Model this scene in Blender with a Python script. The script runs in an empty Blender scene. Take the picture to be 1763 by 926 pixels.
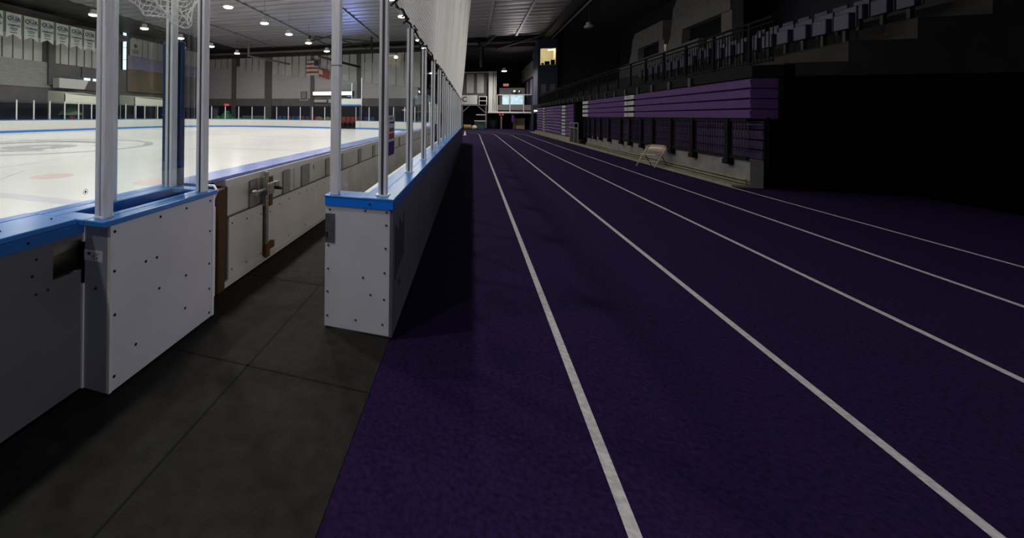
import bpy, bmesh, math, random
from mathutils import Matrix, Vector, Euler
R = math.radians
SC = bpy.context.scene
COL = SC.collection
random.seed(7)

# ------------------------------------------------------------------ camera
# level camera 1.6 m above the track, turned 17.4 deg left of the lanes; the picture is an
# off-centre crop, so the lens is shifted
FPX, PPX, PPY = 680.0, 600.0, 198.0
cam = bpy.data.cameras.new('camera')
cam.sensor_fit = 'HORIZONTAL'; cam.sensor_width = 36.0
cam.lens = 36.0 * FPX / 1763.0
cam.shift_x = (881.5 - PPX) / 1763.0
cam.shift_y = (PPY - 463.0) / 1763.0
cam.clip_start = 0.05; cam.clip_end = 300
co = bpy.data.objects.new('camera', cam); COL.objects.link(co)
co.location = (0, 0, 1.6)
co.rotation_mode = 'QUATERNION'
co.rotation_quaternion = (Euler((R(90), 0, math.atan(213 / 680.0)), 'XYZ').to_quaternion()
                          @ Euler((0, 0, R(0.6))).to_quaternion())
SC.camera = co

# ------------------------------------------------------------------ world and exposure
w = bpy.data.worlds.new('dim_interior'); SC.world = w; w.use_nodes = True
w.node_tree.nodes['Background'].inputs[0].default_value = (0.6, 0.65, 0.8, 1)
w.node_tree.nodes['Background'].inputs[1].default_value = 0.0
SC.view_settings.view_transform = 'Standard'; SC.view_settings.look = 'None'
SC.view_settings.gamma = 1.0; SC.view_settings.use_curve_mapping = False
SC.view_settings.exposure = 0.0
LAMP_W = 205.0            # each high bay lamp over the ice
ASSUMED_DAY_L = 3.4              # brightness of assumed, unseen windows on the right, behind the camera, lighting the boards

# ------------------------------------------------------------------ materials
def mat(name, col, rough=0.6, metal=0.0, var=0.0, scale=6.0, bump=0.0, bscale=60.0, emit=None, estr=0.0,
        stretch=(1, 1, 1), spec=0.5, coat=0.0, col2=None):
    m = bpy.data.materials.new(name); m.use_nodes = True
    nt = m.node_tree; b = nt.nodes['Principled BSDF']
    b.inputs['Base Color'].default_value = (*col, 1)
    b.inputs['Roughness'].default_value = rough
    b.inputs['Metallic'].default_value = metal
    b.inputs['Specular IOR Level'].default_value = spec
    b.inputs['Coat Weight'].default_value = coat
    if emit:
        b.inputs['Emission Color'].default_value = (*emit, 1)
        b.inputs['Emission Strength'].default_value = estr
    tc = nt.nodes.new('ShaderNodeTexCoord'); mp = nt.nodes.new('ShaderNodeMapping')
    mp.inputs['Scale'].default_value = stretch
    nt.links.new(tc.outputs['Object'], mp.inputs['Vector'])
    if var or col2:
        n = nt.nodes.new('ShaderNodeTexNoise'); n.inputs['Scale'].default_value = scale
        n.inputs['Detail'].default_value = 6
        nt.links.new(mp.outputs[0], n.inputs['Vector'])
        r = nt.nodes.new('ShaderNodeValToRGB')
        lo = col2 or tuple(max(0, c * (1 - var)) for c in col)
        hi = col if col2 else tuple(min(1, c * (1 + var * 0.6)) for c in col)
        r.color_ramp.elements[0].position = 0.3; r.color_ramp.elements[0].color = (*lo, 1)
        r.color_ramp.elements[1].position = 0.7; r.color_ramp.elements[1].color = (*hi, 1)
        nt.links.new(n.outputs['Fac'], r.inputs['Fac'])
        nt.links.new(r.outputs['Color'], b.inputs['Base Color'])
    if bump:
        n2 = nt.nodes.new('ShaderNodeTexNoise'); n2.inputs['Scale'].default_value = bscale
        n2.inputs['Detail'].default_value = 4
        nt.links.new(mp.outputs[0], n2.inputs['Vector'])
        bp = nt.nodes.new('ShaderNodeBump'); bp.inputs['Strength'].default_value = bump
        bp.inputs['Distance'].default_value = 0.02
        nt.links.new(n2.outputs['Fac'], bp.inputs['Height'])
        nt.links.new(bp.outputs['Normal'], b.inputs['Normal'])
    return m

def glass_mat(name, tint=(0.93, 0.96, 0.95), refl=0.6):
    m = bpy.data.materials.new(name); m.use_nodes = True
    nt = m.node_tree; nt.nodes.clear()
    o = nt.nodes.new('ShaderNodeOutputMaterial'); mx = nt.nodes.new('ShaderNodeMixShader')
    t = nt.nodes.new('ShaderNodeBsdfTransparent'); t.inputs[0].default_value = (*tint, 1)
    g = nt.nodes.new('ShaderNodeBsdfGlossy'); g.inputs['Roughness'].default_value = 0.02
    fr = nt.nodes.new('ShaderNodeFresnel'); fr.inputs['IOR'].default_value = 1.35
    mu = nt.nodes.new('ShaderNodeMath'); mu.operation = 'MULTIPLY'; mu.inputs[1].default_value = refl
    nt.links.new(fr.outputs[0], mu.inputs[0]); nt.links.new(mu.outputs[0], mx.inputs['Fac'])
    nt.links.new(t.outputs[0], mx.inputs[1]); nt.links.new(g.outputs[0], mx.inputs[2])
    nt.links.new(mx.outputs[0], o.inputs['Surface'])
    return m

def block_mat(name, c1, c2, mortar, bw=0.4, bh=0.2, axis='Y'):
    m = mat(name, c1, 0.85); nt = m.node_tree; b = nt.nodes['Principled BSDF']
    tc = nt.nodes.new('ShaderNodeTexCoord'); sp = nt.nodes.new('ShaderNodeSeparateXYZ'); cb = nt.nodes.new('ShaderNodeCombineXYZ')
    nt.links.new(tc.outputs['Object'], sp.inputs[0])
    nt.links.new(sp.outputs[axis], cb.inputs[0]); nt.links.new(sp.outputs['Z'], cb.inputs[1])
    br = nt.nodes.new('ShaderNodeTexBrick')
    br.inputs['Color1'].default_value = (*c1, 1); br.inputs['Color2'].default_value = (*c2, 1); br.inputs['Mortar'].default_value = (*mortar, 1)
    br.inputs['Scale'].default_value = 1; br.inputs['Brick Width'].default_value = bw; br.inputs['Row Height'].default_value = bh
    br.inputs['Mortar Size'].default_value = 0.012
    nt.links.new(cb.outputs[0], br.inputs['Vector']); nt.links.new(br.outputs['Color'], b.inputs['Base Color'])
    return m

M = dict(
    ice=mat('white_ice', (0.86, 0.86, 0.83), 0.22, var=0.05, scale=0.5, bump=0.05, bscale=3, spec=0.4),
    track=mat('purple_rubber_track', (0.021, 0.0095, 0.050), 0.9, var=0.5, scale=40, bump=0.5, bscale=250, spec=0.06),
    line=mat('worn_white_paint', (0.50, 0.47, 0.48), 0.8, var=0.3, scale=30),
    rubber=mat('black_rubber_mat', (0.017, 0.0155, 0.013), 0.85, var=0.4, scale=12, bump=0.4, bscale=90, spec=0.2),
    concrete=mat('grey_concrete', (0.17, 0.165, 0.155), 0.9, var=0.25, scale=3, bump=0.2),
    curb=mat('yellowed_concrete', (0.22, 0.20, 0.14), 0.9, var=0.3, scale=5),
    foil=mat('silver_roof_foil', (0.235, 0.23, 0.242), 0.42, 0.35, var=0.22, scale=0.8, bump=0.5, bscale=1.5, stretch=(0.3, 2, 1)),
    foilseam=mat('foil_seam_tape', (0.20, 0.19, 0.21), 0.5, 0.3),
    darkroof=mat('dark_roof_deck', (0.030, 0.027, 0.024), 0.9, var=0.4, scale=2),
    steel=mat('dark_painted_steel', (0.020, 0.019, 0.019), 0.6, 0.2),
    tansteel=mat('dusty_steel', (0.16, 0.14, 0.12), 0.7, 0.2),
    alu=mat('brushed_aluminium', (0.86, 0.85, 0.88), 0.36, 0.12, var=0.12, scale=14, stretch=(6, 6, 0.4)),
    aludark=mat('aluminium_gasket', (0.06, 0.06, 0.065), 0.5),
    board=mat('white_plastic_board', (0.63, 0.60, 0.645), 0.42, var=0.07, scale=3, bump=0.05, bscale=25),
    boardend=mat('white_plastic_end_panel', (0.56, 0.56, 0.62), 0.42, var=0.06, scale=4),
    cream=mat('cream_plastic_board', (0.74, 0.70, 0.67), 0.45, var=0.10, scale=2.5, bump=0.05),
    creamd=mat('scuffed_cream_board', (0.68, 0.65, 0.62), 0.5, var=0.16, scale=2, bump=0.06),
    greyboard=mat('grey_plastic_board', (0.115, 0.11, 0.125), 0.45, var=0.15, scale=3),
    endgrey=mat('grey_metal_end_panel', (0.30, 0.305, 0.37), 0.45, 0.2, var=0.1, scale=4),
    outer=mat('purple_grey_board', (0.105, 0.100, 0.125), 0.33, var=0.18, scale=3, stretch=(1, 4, 0.4), spec=0.3),
    blue=mat('blue_plastic_cap', (0.038, 0.19, 0.56), 0.28, var=0.10, scale=5, bump=0.04, bscale=30),
    bluehi=mat('bright_blue_fascia', (0.006, 0.20, 0.92), 0.35, var=0.05),
    bluedk=mat('dark_blue_fascia', (0.018, 0.12, 0.38), 0.35, var=0.1),
    bluelav=mat('pale_blue_cap', (0.16, 0.24, 0.62), 0.25, var=0.1, scale=6),
    pad=mat('navy_vinyl_pad', (0.010, 0.035, 0.115), 0.4, var=0.15, scale=5, bump=0.08, bscale=10),
    rust=mat('rusty_steel', (0.16, 0.065, 0.025), 0.8, var=0.5, scale=12),
    wood=mat('brown_wood_post', (0.075, 0.034, 0.010), 0.75, var=0.45, scale=3, stretch=(6, 6, 0.5)),
    zinc=mat('galvanised_steel', (0.30, 0.29, 0.27), 0.5, 0.6, var=0.2, scale=15),
    strike=mat('dull_steel_plate', (0.13, 0.13, 0.155), 0.5, 0.4, var=0.3, scale=30),
    screw=mat('dark_screw', (0.015, 0.014, 0.015), 0.5, 0.5),
    glass=glass_mat('clear_pane', (0.95, 0.97, 0.965), 0.12),
    fglass=glass_mat('far_pane', (0.90, 0.93, 0.95), 0.3),
    net=mat('white_net_cord', (0.86, 0.84, 0.80), 0.8),
    rope=mat('black_rope', (0.012, 0.012, 0.012), 0.9),
    lamp=mat('white_lamp_dome', (0.75, 0.75, 0.72), 0.4),
    lens=mat('lit_lamp_lens', (1, 1, 1), 0.4, emit=(1.0, 0.97, 0.88), estr=9.0),
    lensoff=mat('unlit_lamp_lens', (0.35, 0.35, 0.35), 0.4),
    panel=mat('grey_white_metal_panel', (0.52, 0.51, 0.48), 0.55, 0.0, var=0.15, scale=1.5, stretch=(1, 1, 0.15)),
    groove=mat('dark_grey_backing', (0.085, 0.083, 0.080), 0.8),
    block=block_mat('grey_block_wall', (0.50, 0.48, 0.485), (0.46, 0.44, 0.445), (0.34, 0.33, 0.33), axis='X'),
    blocky=block_mat('grey_side_block_wall', (0.36, 0.35, 0.32), (0.31, 0.305, 0.285), (0.25, 0.245, 0.23), axis='Y'),
    column=mat('dark_grey_column', (0.12, 0.115, 0.115), 0.8),
    band=mat('dim_grey_wall', (0.15, 0.14, 0.14), 0.85, var=0.15, scale=1),
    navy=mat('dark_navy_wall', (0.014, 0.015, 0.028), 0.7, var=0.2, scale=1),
    navy2=mat('navy_booth_wall', (0.028, 0.030, 0.072), 0.7, var=0.15, scale=1),
    mural=mat('brown_mural', (0.26, 0.17, 0.10), 0.8, var=0.6, scale=0.9, col2=(0.13, 0.12, 0.11)),
    purplewall=mat('lavender_wall', (0.28, 0.25, 0.36), 0.8, var=0.2),
    banner=mat('white_pennant_cloth', (0.50, 0.53, 0.47), 0.9),
    green=mat('green_pennant_backing', (0.12, 0.17, 0.12), 0.9),
    ink=mat('navy_print', (0.05, 0.06, 0.13), 0.8),
    redink=mat('red_print', (0.36, 0.07, 0.05), 0.7),
    white=mat('white_paint', (0.62, 0.62, 0.58), 0.6, var=0.05),
    canopy=mat('cream_canopy', (0.58, 0.57, 0.48), 0.6, var=0.05),
    purple=mat('purple_bleacher_panel', (0.076, 0.022, 0.135), 0.6, var=0.12, scale=4, bump=0.1, bscale=40),
    purpled=mat('dark_purple_slat', (0.035, 0.016, 0.065), 0.5, var=0.2),
    plate=mat('grey_step_plate', (0.40, 0.39, 0.40), 0.6, var=0.1),
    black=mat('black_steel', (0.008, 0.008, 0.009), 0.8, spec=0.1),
    beige=mat('beige_painted_steel', (0.52, 0.42, 0.31), 0.4, 0.1),
    chairdk=mat('dark_chair_leg', (0.10, 0.085, 0.07), 0.5, 0.3),
    daylight=mat('daylit_pane', (0.5, 0.6, 0.7), 0.3, emit=(0.72, 0.86, 1.0), estr=1.3),
    roomlit=mat('lit_cream_wall', (0.75, 0.68, 0.48), 0.8, var=0.05),
    tubelit=mat('lit_tube', (1, 1, 1), 0.4, emit=(1, 0.98, 0.95), estr=2.2),
    exitred=mat('lit_exit_sign', (0.6, 0.1, 0.08), 0.5, emit=(0.9, 0.10, 0.08), estr=0.5),
    exitpale=mat('pale_exit_sign', (0.7, 0.25, 0.22), 0.5, emit=(0.9, 0.35, 0.3), estr=0.35),
    screen=mat('lit_display', (0.5, 0.6, 0.6), 0.4, emit=(0.62, 0.80, 0.84), estr=0.75, var=0.5, scale=3),
    plant=mat('dark_green_leaf', (0.025, 0.055, 0.030), 0.7, var=0.4, scale=8),
    greenobj=mat('bright_green_cover', (0.04, 0.22, 0.06), 0.6, var=0.6, scale=4),
    teal=mat('dark_teal_plastic', (0.02, 0.075, 0.070), 0.5),
    yellow=mat('yellow_vinyl', (0.42, 0.24, 0.05), 0.6, var=0.2),
    crate=mat('pale_wood', (0.26, 0.19, 0.11), 0.8, var=0.3, scale=3, stretch=(0.4, 1, 6)),
    seatred=mat('red_seat', (0.26, 0.035, 0.025), 0.5),
    seatblue=mat('blue_seat', (0.03, 0.085, 0.17), 0.5),
    seatnavy=mat('navy_fold_seat', (0.022, 0.022, 0.060), 0.5),
    logo_grey=mat('grey_ice_paint', (0.46, 0.45, 0.49), 0.3),
    scratch=mat('grey_scratch', (0.60, 0.59, 0.61), 0.3),
    logo_red=mat('pale_red_ice_paint', (0.72, 0.58, 0.56), 0.3),
    logo_blue=mat('pale_violet_ice_paint', (0.62, 0.60, 0.68), 0.3),
    tag=mat('white_sticker', (0.62, 0.62, 0.64), 0.6),
)

# ------------------------------------------------------------------ mesh helpers
class MB:
    def __init__(s): s.v = []; s.f = []
    def add(s, vs, fs):
        n = len(s.v); s.v += [tuple(v) for v in vs]; s.f += [tuple(i + n for i in f) for f in fs]; return s
    def box(s, x0, x1, y0, y1, z0, z1):
        x0, x1 = sorted((x0, x1)); y0, y1 = sorted((y0, y1)); z0, z1 = sorted((z0, z1))
        return s.add([(x0, y0, z0), (x1, y0, z0), (x1, y1, z0), (x0, y1, z0), (x0, y0, z1), (x1, y0, z1), (x1, y1, z1), (x0, y1, z1)],
                     [(0, 3, 2, 1), (4, 5, 6, 7), (0, 1, 5, 4), (1, 2, 6, 5), (2, 3, 7, 6), (3, 0, 4, 7)])
    def prism(s, pts, axis, a, b):
        """extrude the polygon pts (2-D in the other two axes, order xyz) from a to b along axis"""
        def P(p, t):
            return {'x': (t, p[0], p[1]), 'y': (p[0], t, p[1]), 'z': (p[0], p[1], t)}[axis]
        n = len(pts)
        return s.add([P(p, a) for p in pts] + [P(p, b) for p in pts],
                     [tuple(range(n))[::-1], tuple(range(n, 2 * n))] + [(i, (i + 1) % n, n + (i + 1) % n, n + i) for i in range(n)])
    def tube(s, path, r, n=6, cap=True):
        path = [Vector(p) for p in path]; rings = []
        for i, p in enumerate(path):
            d = (path[min(i + 1, len(path) - 1)] - path[max(i - 1, 0)]).normalized()
            up = Vector((0, 0, 1)) if abs(d.z) < 0.9 else Vector((1, 0, 0))
            a = d.cross(up).normalized(); b = d.cross(a)
            rr = r[i] if isinstance(r, (list, tuple)) else r
            rings.append([p + a * math.cos(2 * math.pi * k / n) * rr + b * math.sin(2 * math.pi * k / n) * rr for k in range(n)])
        vs = [v for q in rings for v in q]
        fs = [(i * n + k, i * n + (k + 1) % n, (i + 1) * n + (k + 1) % n, (i + 1) * n + k) for i in range(len(path) - 1) for k in range(n)]
        if cap: fs += [tuple(range(n))[::-1], tuple(range((len(path) - 1) * n, len(path) * n))]
        return s.add(vs, fs)
    def lathe(s, prof, c=(0, 0, 0), n=16):
        vs = [(c[0] + r * math.cos(2 * math.pi * k / n), c[1] + r * math.sin(2 * math.pi * k / n), c[2] + z) for r, z in prof for k in range(n)]
        fs = [(i * n + k, i * n + (k + 1) % n, (i + 1) * n + (k + 1) % n, (i + 1) * n + k) for i in range(len(prof) - 1) for k in range(n)]
        fs += [tuple(range(n))[::-1], tuple(range((len(prof) - 1) * n, len(prof) * n))]
        return s.add(vs, fs)
    def bar(s, p, q, wx, wy):
        """rectangular bar from p to q"""
        p, q = Vector(p), Vector(q); d = (q - p).normalized()
        up = Vector((0, 0, 1)) if abs(d.z) < 0.95 else Vector((0, 1, 0))
        a = d.cross(up).normalized() * wx / 2; b = d.cross(a).normalized() * wy / 2
        vs = [p + a + b, p - a + b, p - a - b, p + a - b, q + a + b, q - a + b, q - a - b, q + a - b]
        return s.add(vs, [(3, 2, 1, 0), (4, 5, 6, 7), (0, 1, 5, 4), (1, 2, 6, 5), (2, 3, 7, 6), (3, 0, 4, 7)])
    def mesh(s, name):
        me = bpy.data.meshes.new(name); me.from_pydata(s.v, [], s.f); me.validate()
        bm = bmesh.new(); bm.from_mesh(me); bmesh.ops.recalc_face_normals(bm, faces=bm.faces); bm.to_mesh(me); bm.free()
        return me

def B(*a): return MB().box(*a)
def tag(o, label=None, cat=None, group=None, kind=None):
    for k, v in (('label', label), ('category', cat), ('group', group), ('kind', kind)):
        if v: o[k] = v
    return o
def thing(name, label, cat, loc=(0, 0, 0), group=None):
    o = bpy.data.objects.new(name, None); COL.objects.link(o); o.location = loc; o.empty_display_size = 0.1
    return tag(o, label, cat, group)
def obj(name, mb, m, parent=None, smooth=False, bevel=0, kind=None, label=None):
    me = mb.mesh(name) if isinstance(mb, MB) else mb
    m = M[m] if isinstance(m, str) else m
    if not me.materials: me.materials.append(m)
    if smooth:
        for p in me.polygons: p.use_smooth = True
    o = bpy.data.objects.new(name, me); COL.objects.link(o)
    if parent:
        o.parent = parent
        if parent.type == 'EMPTY': o.matrix_parent_inverse = Matrix.Translation(-Vector(parent.location))
    if bevel:
        b = o.modifiers.new('bevel', 'BEVEL'); b.width = bevel; b.segments = 2; b.limit_method = 'ANGLE'
    if kind: o['kind'] = kind
    if label: o['label'] = label
    return o
def one(name, mb, m, label, cat, group=None, **k): return tag(obj(name, mb, m, **k), label, cat, group)
def struct(name, mb, m, **k): return obj(name, mb, m, kind='structure', **k)
def kids(o): return [c for c in COL.objects if c.parent == o]
def copy_tree(o, parent=None, delta=None, label=None):
    c = o.copy(); COL.objects.link(c)
    if parent:
        inv = o.matrix_parent_inverse.copy(); c.parent = parent; c.matrix_parent_inverse = inv
    if delta is not None: c.location = Vector(o.location) + Vector(delta)
    if label: c['label'] = label
    for ch in kids(o): copy_tree(ch, c)
    return c
def text_mesh(txt, size):
    cu = bpy.data.curves.new('lettering', 'FONT'); cu.body = txt; cu.size = size; cu.align_x = 'CENTER'; cu.align_y = 'CENTER'
    cu.resolution_u = 2; cu.offset = size * 0.025
    t = bpy.data.objects.new('lettering', cu); COL.objects.link(t)
    bpy.context.view_layer.update()
    me = bpy.data.meshes.new_from_object(t.evaluated_get(bpy.context.evaluated_depsgraph_get()))
    bpy.data.objects.remove(t); return me
def place_text(me, origin, u, v, m, parent, name='lettering'):
    """flat print: local x along u, local y along v"""
    me = me.copy(); o_, u, v = Vector(origin), Vector(u), Vector(v)
    for q in me.vertices: q.co = o_ + u * q.co.x + v * q.co.y
    me.materials.clear()
    return obj(name, me, m, parent)
ORD = ['first', 'second', 'third', 'fourth', 'fifth', 'sixth', 'seventh', 'eighth', 'ninth', 'tenth', 'eleventh', 'twelfth',
       'thirteenth', 'fourteenth', 'fifteenth', 'sixteenth', 'seventeenth', 'eighteenth', 'nineteenth', 'twentieth',
       'twenty-first', 'twenty-second', 'twenty-third', 'twenty-fourth', 'twenty-fifth', 'twenty-sixth', 'twenty-seventh', 'twenty-eighth']

# ------------------------------------------------------------------ floors
RX0, RX1, RY1, RR = -31.0, -2.48, 40.9, 9.5          # rink: left side, near side, far end, corner radius
track = struct('floor', B(-2.1, 5.85, -8, 60, -0.10, 0).box(5.85, 9, -8, 11.6, -0.1, -0.004).box(-40, -2.1, 24.4, 60, -0.10, -0.02).box(5.85, 13, 44, 60, -0.10, -0.01), 'track')
struct('floor_bench', B(-2.13, -0.55, -3, 24.4, -0.002, 0.004), 'rubber')
struct('floor_walkway', B(-40, -31.2, -3, 48, -0.1, 0.0), 'band')
ice = struct('floor_ice', B(RX0, RX1 + 0.05, -3, 24.4, -0.1, 0.1).prism(
    [(RX0, 24.4), (RX1, 24.4), (RX1, RY1 - RR)] + [(RX1 - RR + RR * math.cos(a), RY1 - RR + RR * math.sin(a)) for a in [R(9 * k) for k in range(1, 11)]]
    + [(RX0 + RR - RR * math.sin(a), RY1 - RR + RR * math.cos(a)) for a in [R(9 * k) for k in range(0, 11)]], 'z', -0.1, 0.1), 'ice')
def disc(cx, cy, r0, r1, z, n=48, sy=1.0, a0=0, a1=360):
    mb = MB(); vs = []
    for k in range(n + 1):
        a = R(a0 + (a1 - a0) * k / n)
        vs += [(cx + r0 * math.cos(a), cy + r0 * sy * math.sin(a), z), (cx + r1 * math.cos(a), cy + r1 * sy * math.sin(a), z)]
    return mb.add(vs, [(2 * k, 2 * k + 1, 2 * k + 3, 2 * k + 2) for k in range(n)])
zi = 0.1015
obj('ice_marking', disc(-18.2, 12.6, 4.1, 4.5, zi), 'logo_grey', ice)
obj('ice_marking', disc(-18.4, 12.6, 2.2, 3.1, zi, a0=20, a1=330), 'logo_grey', ice)
obj('ice_marking', disc(-17.6, 12.2, 0.4, 1.3, zi), 'logo_grey', ice)
obj('ice_marking', disc(-9.35, 6.75, 0.0, 0.42, zi), 'logo_red', ice)
obj('ice_marking', disc(-6.6, 6.95, 0.0, 0.40, zi), 'logo_red', ice)
obj('ice_marking', B(-12, RX1 - 0.01, 4.75, 5.05, 0.1, zi), 'logo_blue', ice)
obj('ice_marking', B(RX0, -6, 24.0, 24.12, 0.1, zi), 'logo_grey', ice)
obj('ice_marking', B(RX0, -6, 14.9, 15.0, 0.1, zi), 'logo_grey', ice)
# scratches left by skates
rs = random.Random(3); mb = MB()
for k in range(70):
    x, y, L, a = rs.uniform(-26, -5), rs.uniform(5, 36), rs.uniform(0.6, 3), rs.uniform(0, 3.1)
    mb.add([(x, y, zi), (x + 0.03, y + 0.02, zi), (x + L * math.cos(a) + 0.03, y + L * math.sin(a), zi), (x + L * math.cos(a), y + L * math.sin(a), zi)], [(0, 1, 2, 3)])
obj('skate_scratch', mb, 'scratch', ice, kind='stuff')

# lane lines: straight to Y = 36.5, then round the end of the rink
def lane(x, wd=0.052):
    cx, cy = -11.0, 36.3; pts = [(x, y) for y in (-3, 5, 12, 20, 28, 36.3)]
    rad = x - cx
    pts += [(cx + rad * math.cos(R(a)), cy + rad * math.sin(R(a))) for a in range(4, 93, 4)]
    vs = []
    for i, p in enumerate(pts):
        q0, q1 = pts[max(i - 1, 0)], pts[min(i + 1, len(pts) - 1)]
        d = Vector((q1[0] - q0[0], q1[1] - q0[1])).normalized(); n = Vector((d.y, -d.x)) * wd / 2
        vs += [(p[0] - n.x, p[1] - n.y, 0.002), (p[0] + n.x, p[1] + n.y, 0.002)]
    return MB().add(vs, [(2 * i, 2 * i + 1, 2 * i + 3, 2 * i + 2) for i in range(len(pts) - 1)])
for x in (0.61, 1.95, 3.27, 4.58): obj('lane_line', lane(x), 'line', track)
obj('lane_line', B(5.80, 5.84, -3, 44, 0, 0.002), 'line', track)
# rubber tile joints in the bench floor
jb = MB()
for y in (2.2, 3.45, 4.7, 5.95): jb.box(-2.1, -0.56, y, y + 0.012, 0.004, 0.0055)
jb.box(-1.35, -1.338, -3, 24, 0.004, 0.0055)
obj('floor_seam', jb, 'black', bpy.data.objects['floor_bench'])

# ------------------------------------------------------------------ roof
ceil = struct('ceiling', B(-40, 7.4, -8, 47, 10.32, 10.40), 'darkroof')
rs = random.Random(11); y = -7.6
while y < 44.6:
    wd = rs.choice((1.02, 1.14, 1.3)); x = -29.6
    # one quilted strip with a slack belly between its seams
    nx = 20; vs = []; L = (6.9 + 29.6) / nx
    for i in range(nx + 1):
        for t, sag in ((0, 0), (0.25, 0.05), (0.5, 0.075), (0.75, 0.05), (1, 0)):
            vs.append((x + i * L, y + t * (wd - 0.03), 10.2 - sag * rs.uniform(0.4, 1.3)))
    obj('foil_strip', MB().add(vs, [(5 * i + j, 5 * i + j + 1, 5 * i + j + 6, 5 * i + j + 5) for i in range(nx) for j in range(4)]), 'foil', ceil, smooth=True)
    obj('foil_seam', B(x, 6.9, y + wd - 0.045, y + wd + 0.015, 10.17, 10.21), 'foilseam', ceil)
    y += wd
for x in (-24, -17, -10, -3, 1.4, 4.3): obj('roof_purlin', B(x - 0.10, x + 0.10, -7.5, 44.6, 10.02, 10.12), 'foil', ceil)
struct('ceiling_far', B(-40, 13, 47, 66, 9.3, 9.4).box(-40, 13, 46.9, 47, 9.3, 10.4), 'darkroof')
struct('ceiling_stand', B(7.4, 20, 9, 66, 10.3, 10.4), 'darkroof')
one('edge_beam', B(6.9, 7.35, 9, 50, 9.75, 10.3).box(6.75, 7.45, 9, 50, 9.68, 9.76), 'steel', 'long dark steel beam along the right edge of the silver roof', 'beam')
one('roof_conduit', MB().tube([(7.75, 9, 9.7), (7.75, 52, 9.7)], 0.07, 8), 'tansteel', 'thin pale conduit running beside the dark roof edge beam', 'pipe')
def truss(name, label, bars, m='steel'):
    t = thing(name, label, 'roof truss', bars[0][0])
    for p, q, r in bars: obj('strut', MB().tube([p, q], r, 6), m, t)
    return t
truss('roof_truss', 'dark forked roof strut above the far net end', [((0.9, 45.5, 7.0), (0.95, 45.5, 9.2), 0.22), ((0.95, 45.5, 9.2), (2.3, 44.5, 10.2), 0.13), ((0.95, 45.5, 9.2), (0.2, 46.5, 10.3), 0.12)])
truss('roof_truss', 'dark diagonal roof brace running up to the right edge beam', [((2.5, 47.3, 9.25), (7.0, 44.0, 10.0), 0.13)])
truss('roof_truss', 'dark branching roof struts seen through the end pane', [((-10.6, 42, 8.6), (-10.6, 42, 10.2), 0.13), ((-10.6, 42, 9.7), (-16.5, 40.0, 10.1), 0.07), ((-10.6, 42, 9.7), (-17.5, 43.5, 9.3), 0.09), ((-14.5, 41, 10.1), (-11.5, 43.5, 9.2), 0.06)])
truss('roof_truss', 'dark steel roof hanger with long pale brace over far ice', [((-25.0, 40.5, 8.3), (-25.0, 40.5, 10.2), 0.13), ((-25.0, 40.5, 8.4), (-22.6, 46.5, 8.1), 0.12), ((-25.0, 40.5, 9.6), (-26.6, 40.2, 10.2), 0.06)], 'tansteel')
truss('roof_truss', 'dark steel roof hanger beside the fourth mid-ice lamp', [((-16.9, 39.5, 9.0), (-16.9, 39.5, 10.2), 0.12), ((-16.9, 39.5, 9.5), (-13.5, 38.5, 9.9), 0.09), ((-16.4, 41, 8.1), (-13.0, 46, 7.4), 0.14)])
truss('cross_beam', 'long dusty cross beam under the dark far roof', [((-36, 46.4, 9.75), (6.8, 46.4, 9.75), 0.16)], 'tansteel')


# ------------------------------------------------------------------ unseen wall with assumed windows on the right, behind the camera
M['assumed_day'] = mat('assumed_daylit_pane', (0.5, 0.6, 0.7), 0.3, emit=(0.86, 0.88, 1.0), estr=ASSUMED_DAY_L)  # glow of the assumed windows, a source out of view
struct('wall_assumed_entrance', B(9.0, 9.2, -8, 9.6, 0, 0.5).box(9.0, 9.2, -8, 9.6, 2.9, 10.3).box(9.0, 9.2, -8, -6, 0.5, 2.9).box(9.0, 9.2, 2.5, 9.6, 0.5, 2.9), 'navy')  # unseen wall, added to hold the assumed windows
for k in range(4):
    y0 = -6 + 2.125 * k
    wn = struct(f'window_{k + 1}', B(9.06, 9.1, y0 + 0.05, y0 + 2.08, 0.55, 2.85), 'assumed_day')  # assumed window, a glowing pane added to light the board faces
    obj('window_frame', B(9.0, 9.15, y0, y0 + 0.06, 0.5, 2.9).box(9.0, 9.15, y0 + 2.065, y0 + 2.125, 0.5, 2.9).box(9.0, 9.15, y0, y0 + 2.125, 0.5, 0.56).box(9.0, 9.15, y0, y0 + 2.125, 2.84, 2.9), 'zinc', wn)  # frame of an assumed window
struct('wall_near', B(-36, 9.2, -8.2, -8, -0.1, 10.3), 'navy')

# ------------------------------------------------------------------ left wall and end wall
wl = struct('wall_left', B(-36.4, -36, -3, 48, 0, 2.35), 'navy')
obj('wall_band', B(-36.4, -36, -3, 48, 2.35, 3.75), 'band', wl)
obj('wall_face', B(-36.4, -35.9, 10, 25.6, 3.72, 5.98), 'blocky', wl)
obj('wall_face', B(-36.4, -35.95, 25.6, 48, 3.75, 7.9), 'band', wl)
obj('wall_backing', B(-36.4, -35.95, -3, 32.6, 5.95, 10.4), 'groove', wl)
obj('wall_backing', B(-36.4, -35.95, 32.6, 48, 7.8, 10.4), 'groove', wl)
y = 14.0
while y < 47:
    if not (25.2 < y + 0.4 < 26.1) and not (32.6 < y + 0.4 < 34.0):
        zb = 5.98 if y < 32.5 else 7.85
        zt = 9.9 if y > 32 else 9.55
        obj('wall_panel', B(-35.95, -35.86, y + 0.05, y + 0.72, zb, zt), 'panel', wl)
    y += 0.78
obj('wall_column', B(-36, -35.7, 25.35, 25.95, 4.0, 10.2), 'column', wl)
one('duct', B(-35.6, -34.6, -3, 25.3, 9.15, 9.95), 'column', 'boxy dark duct above the left champions pennants', 'duct')
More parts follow.
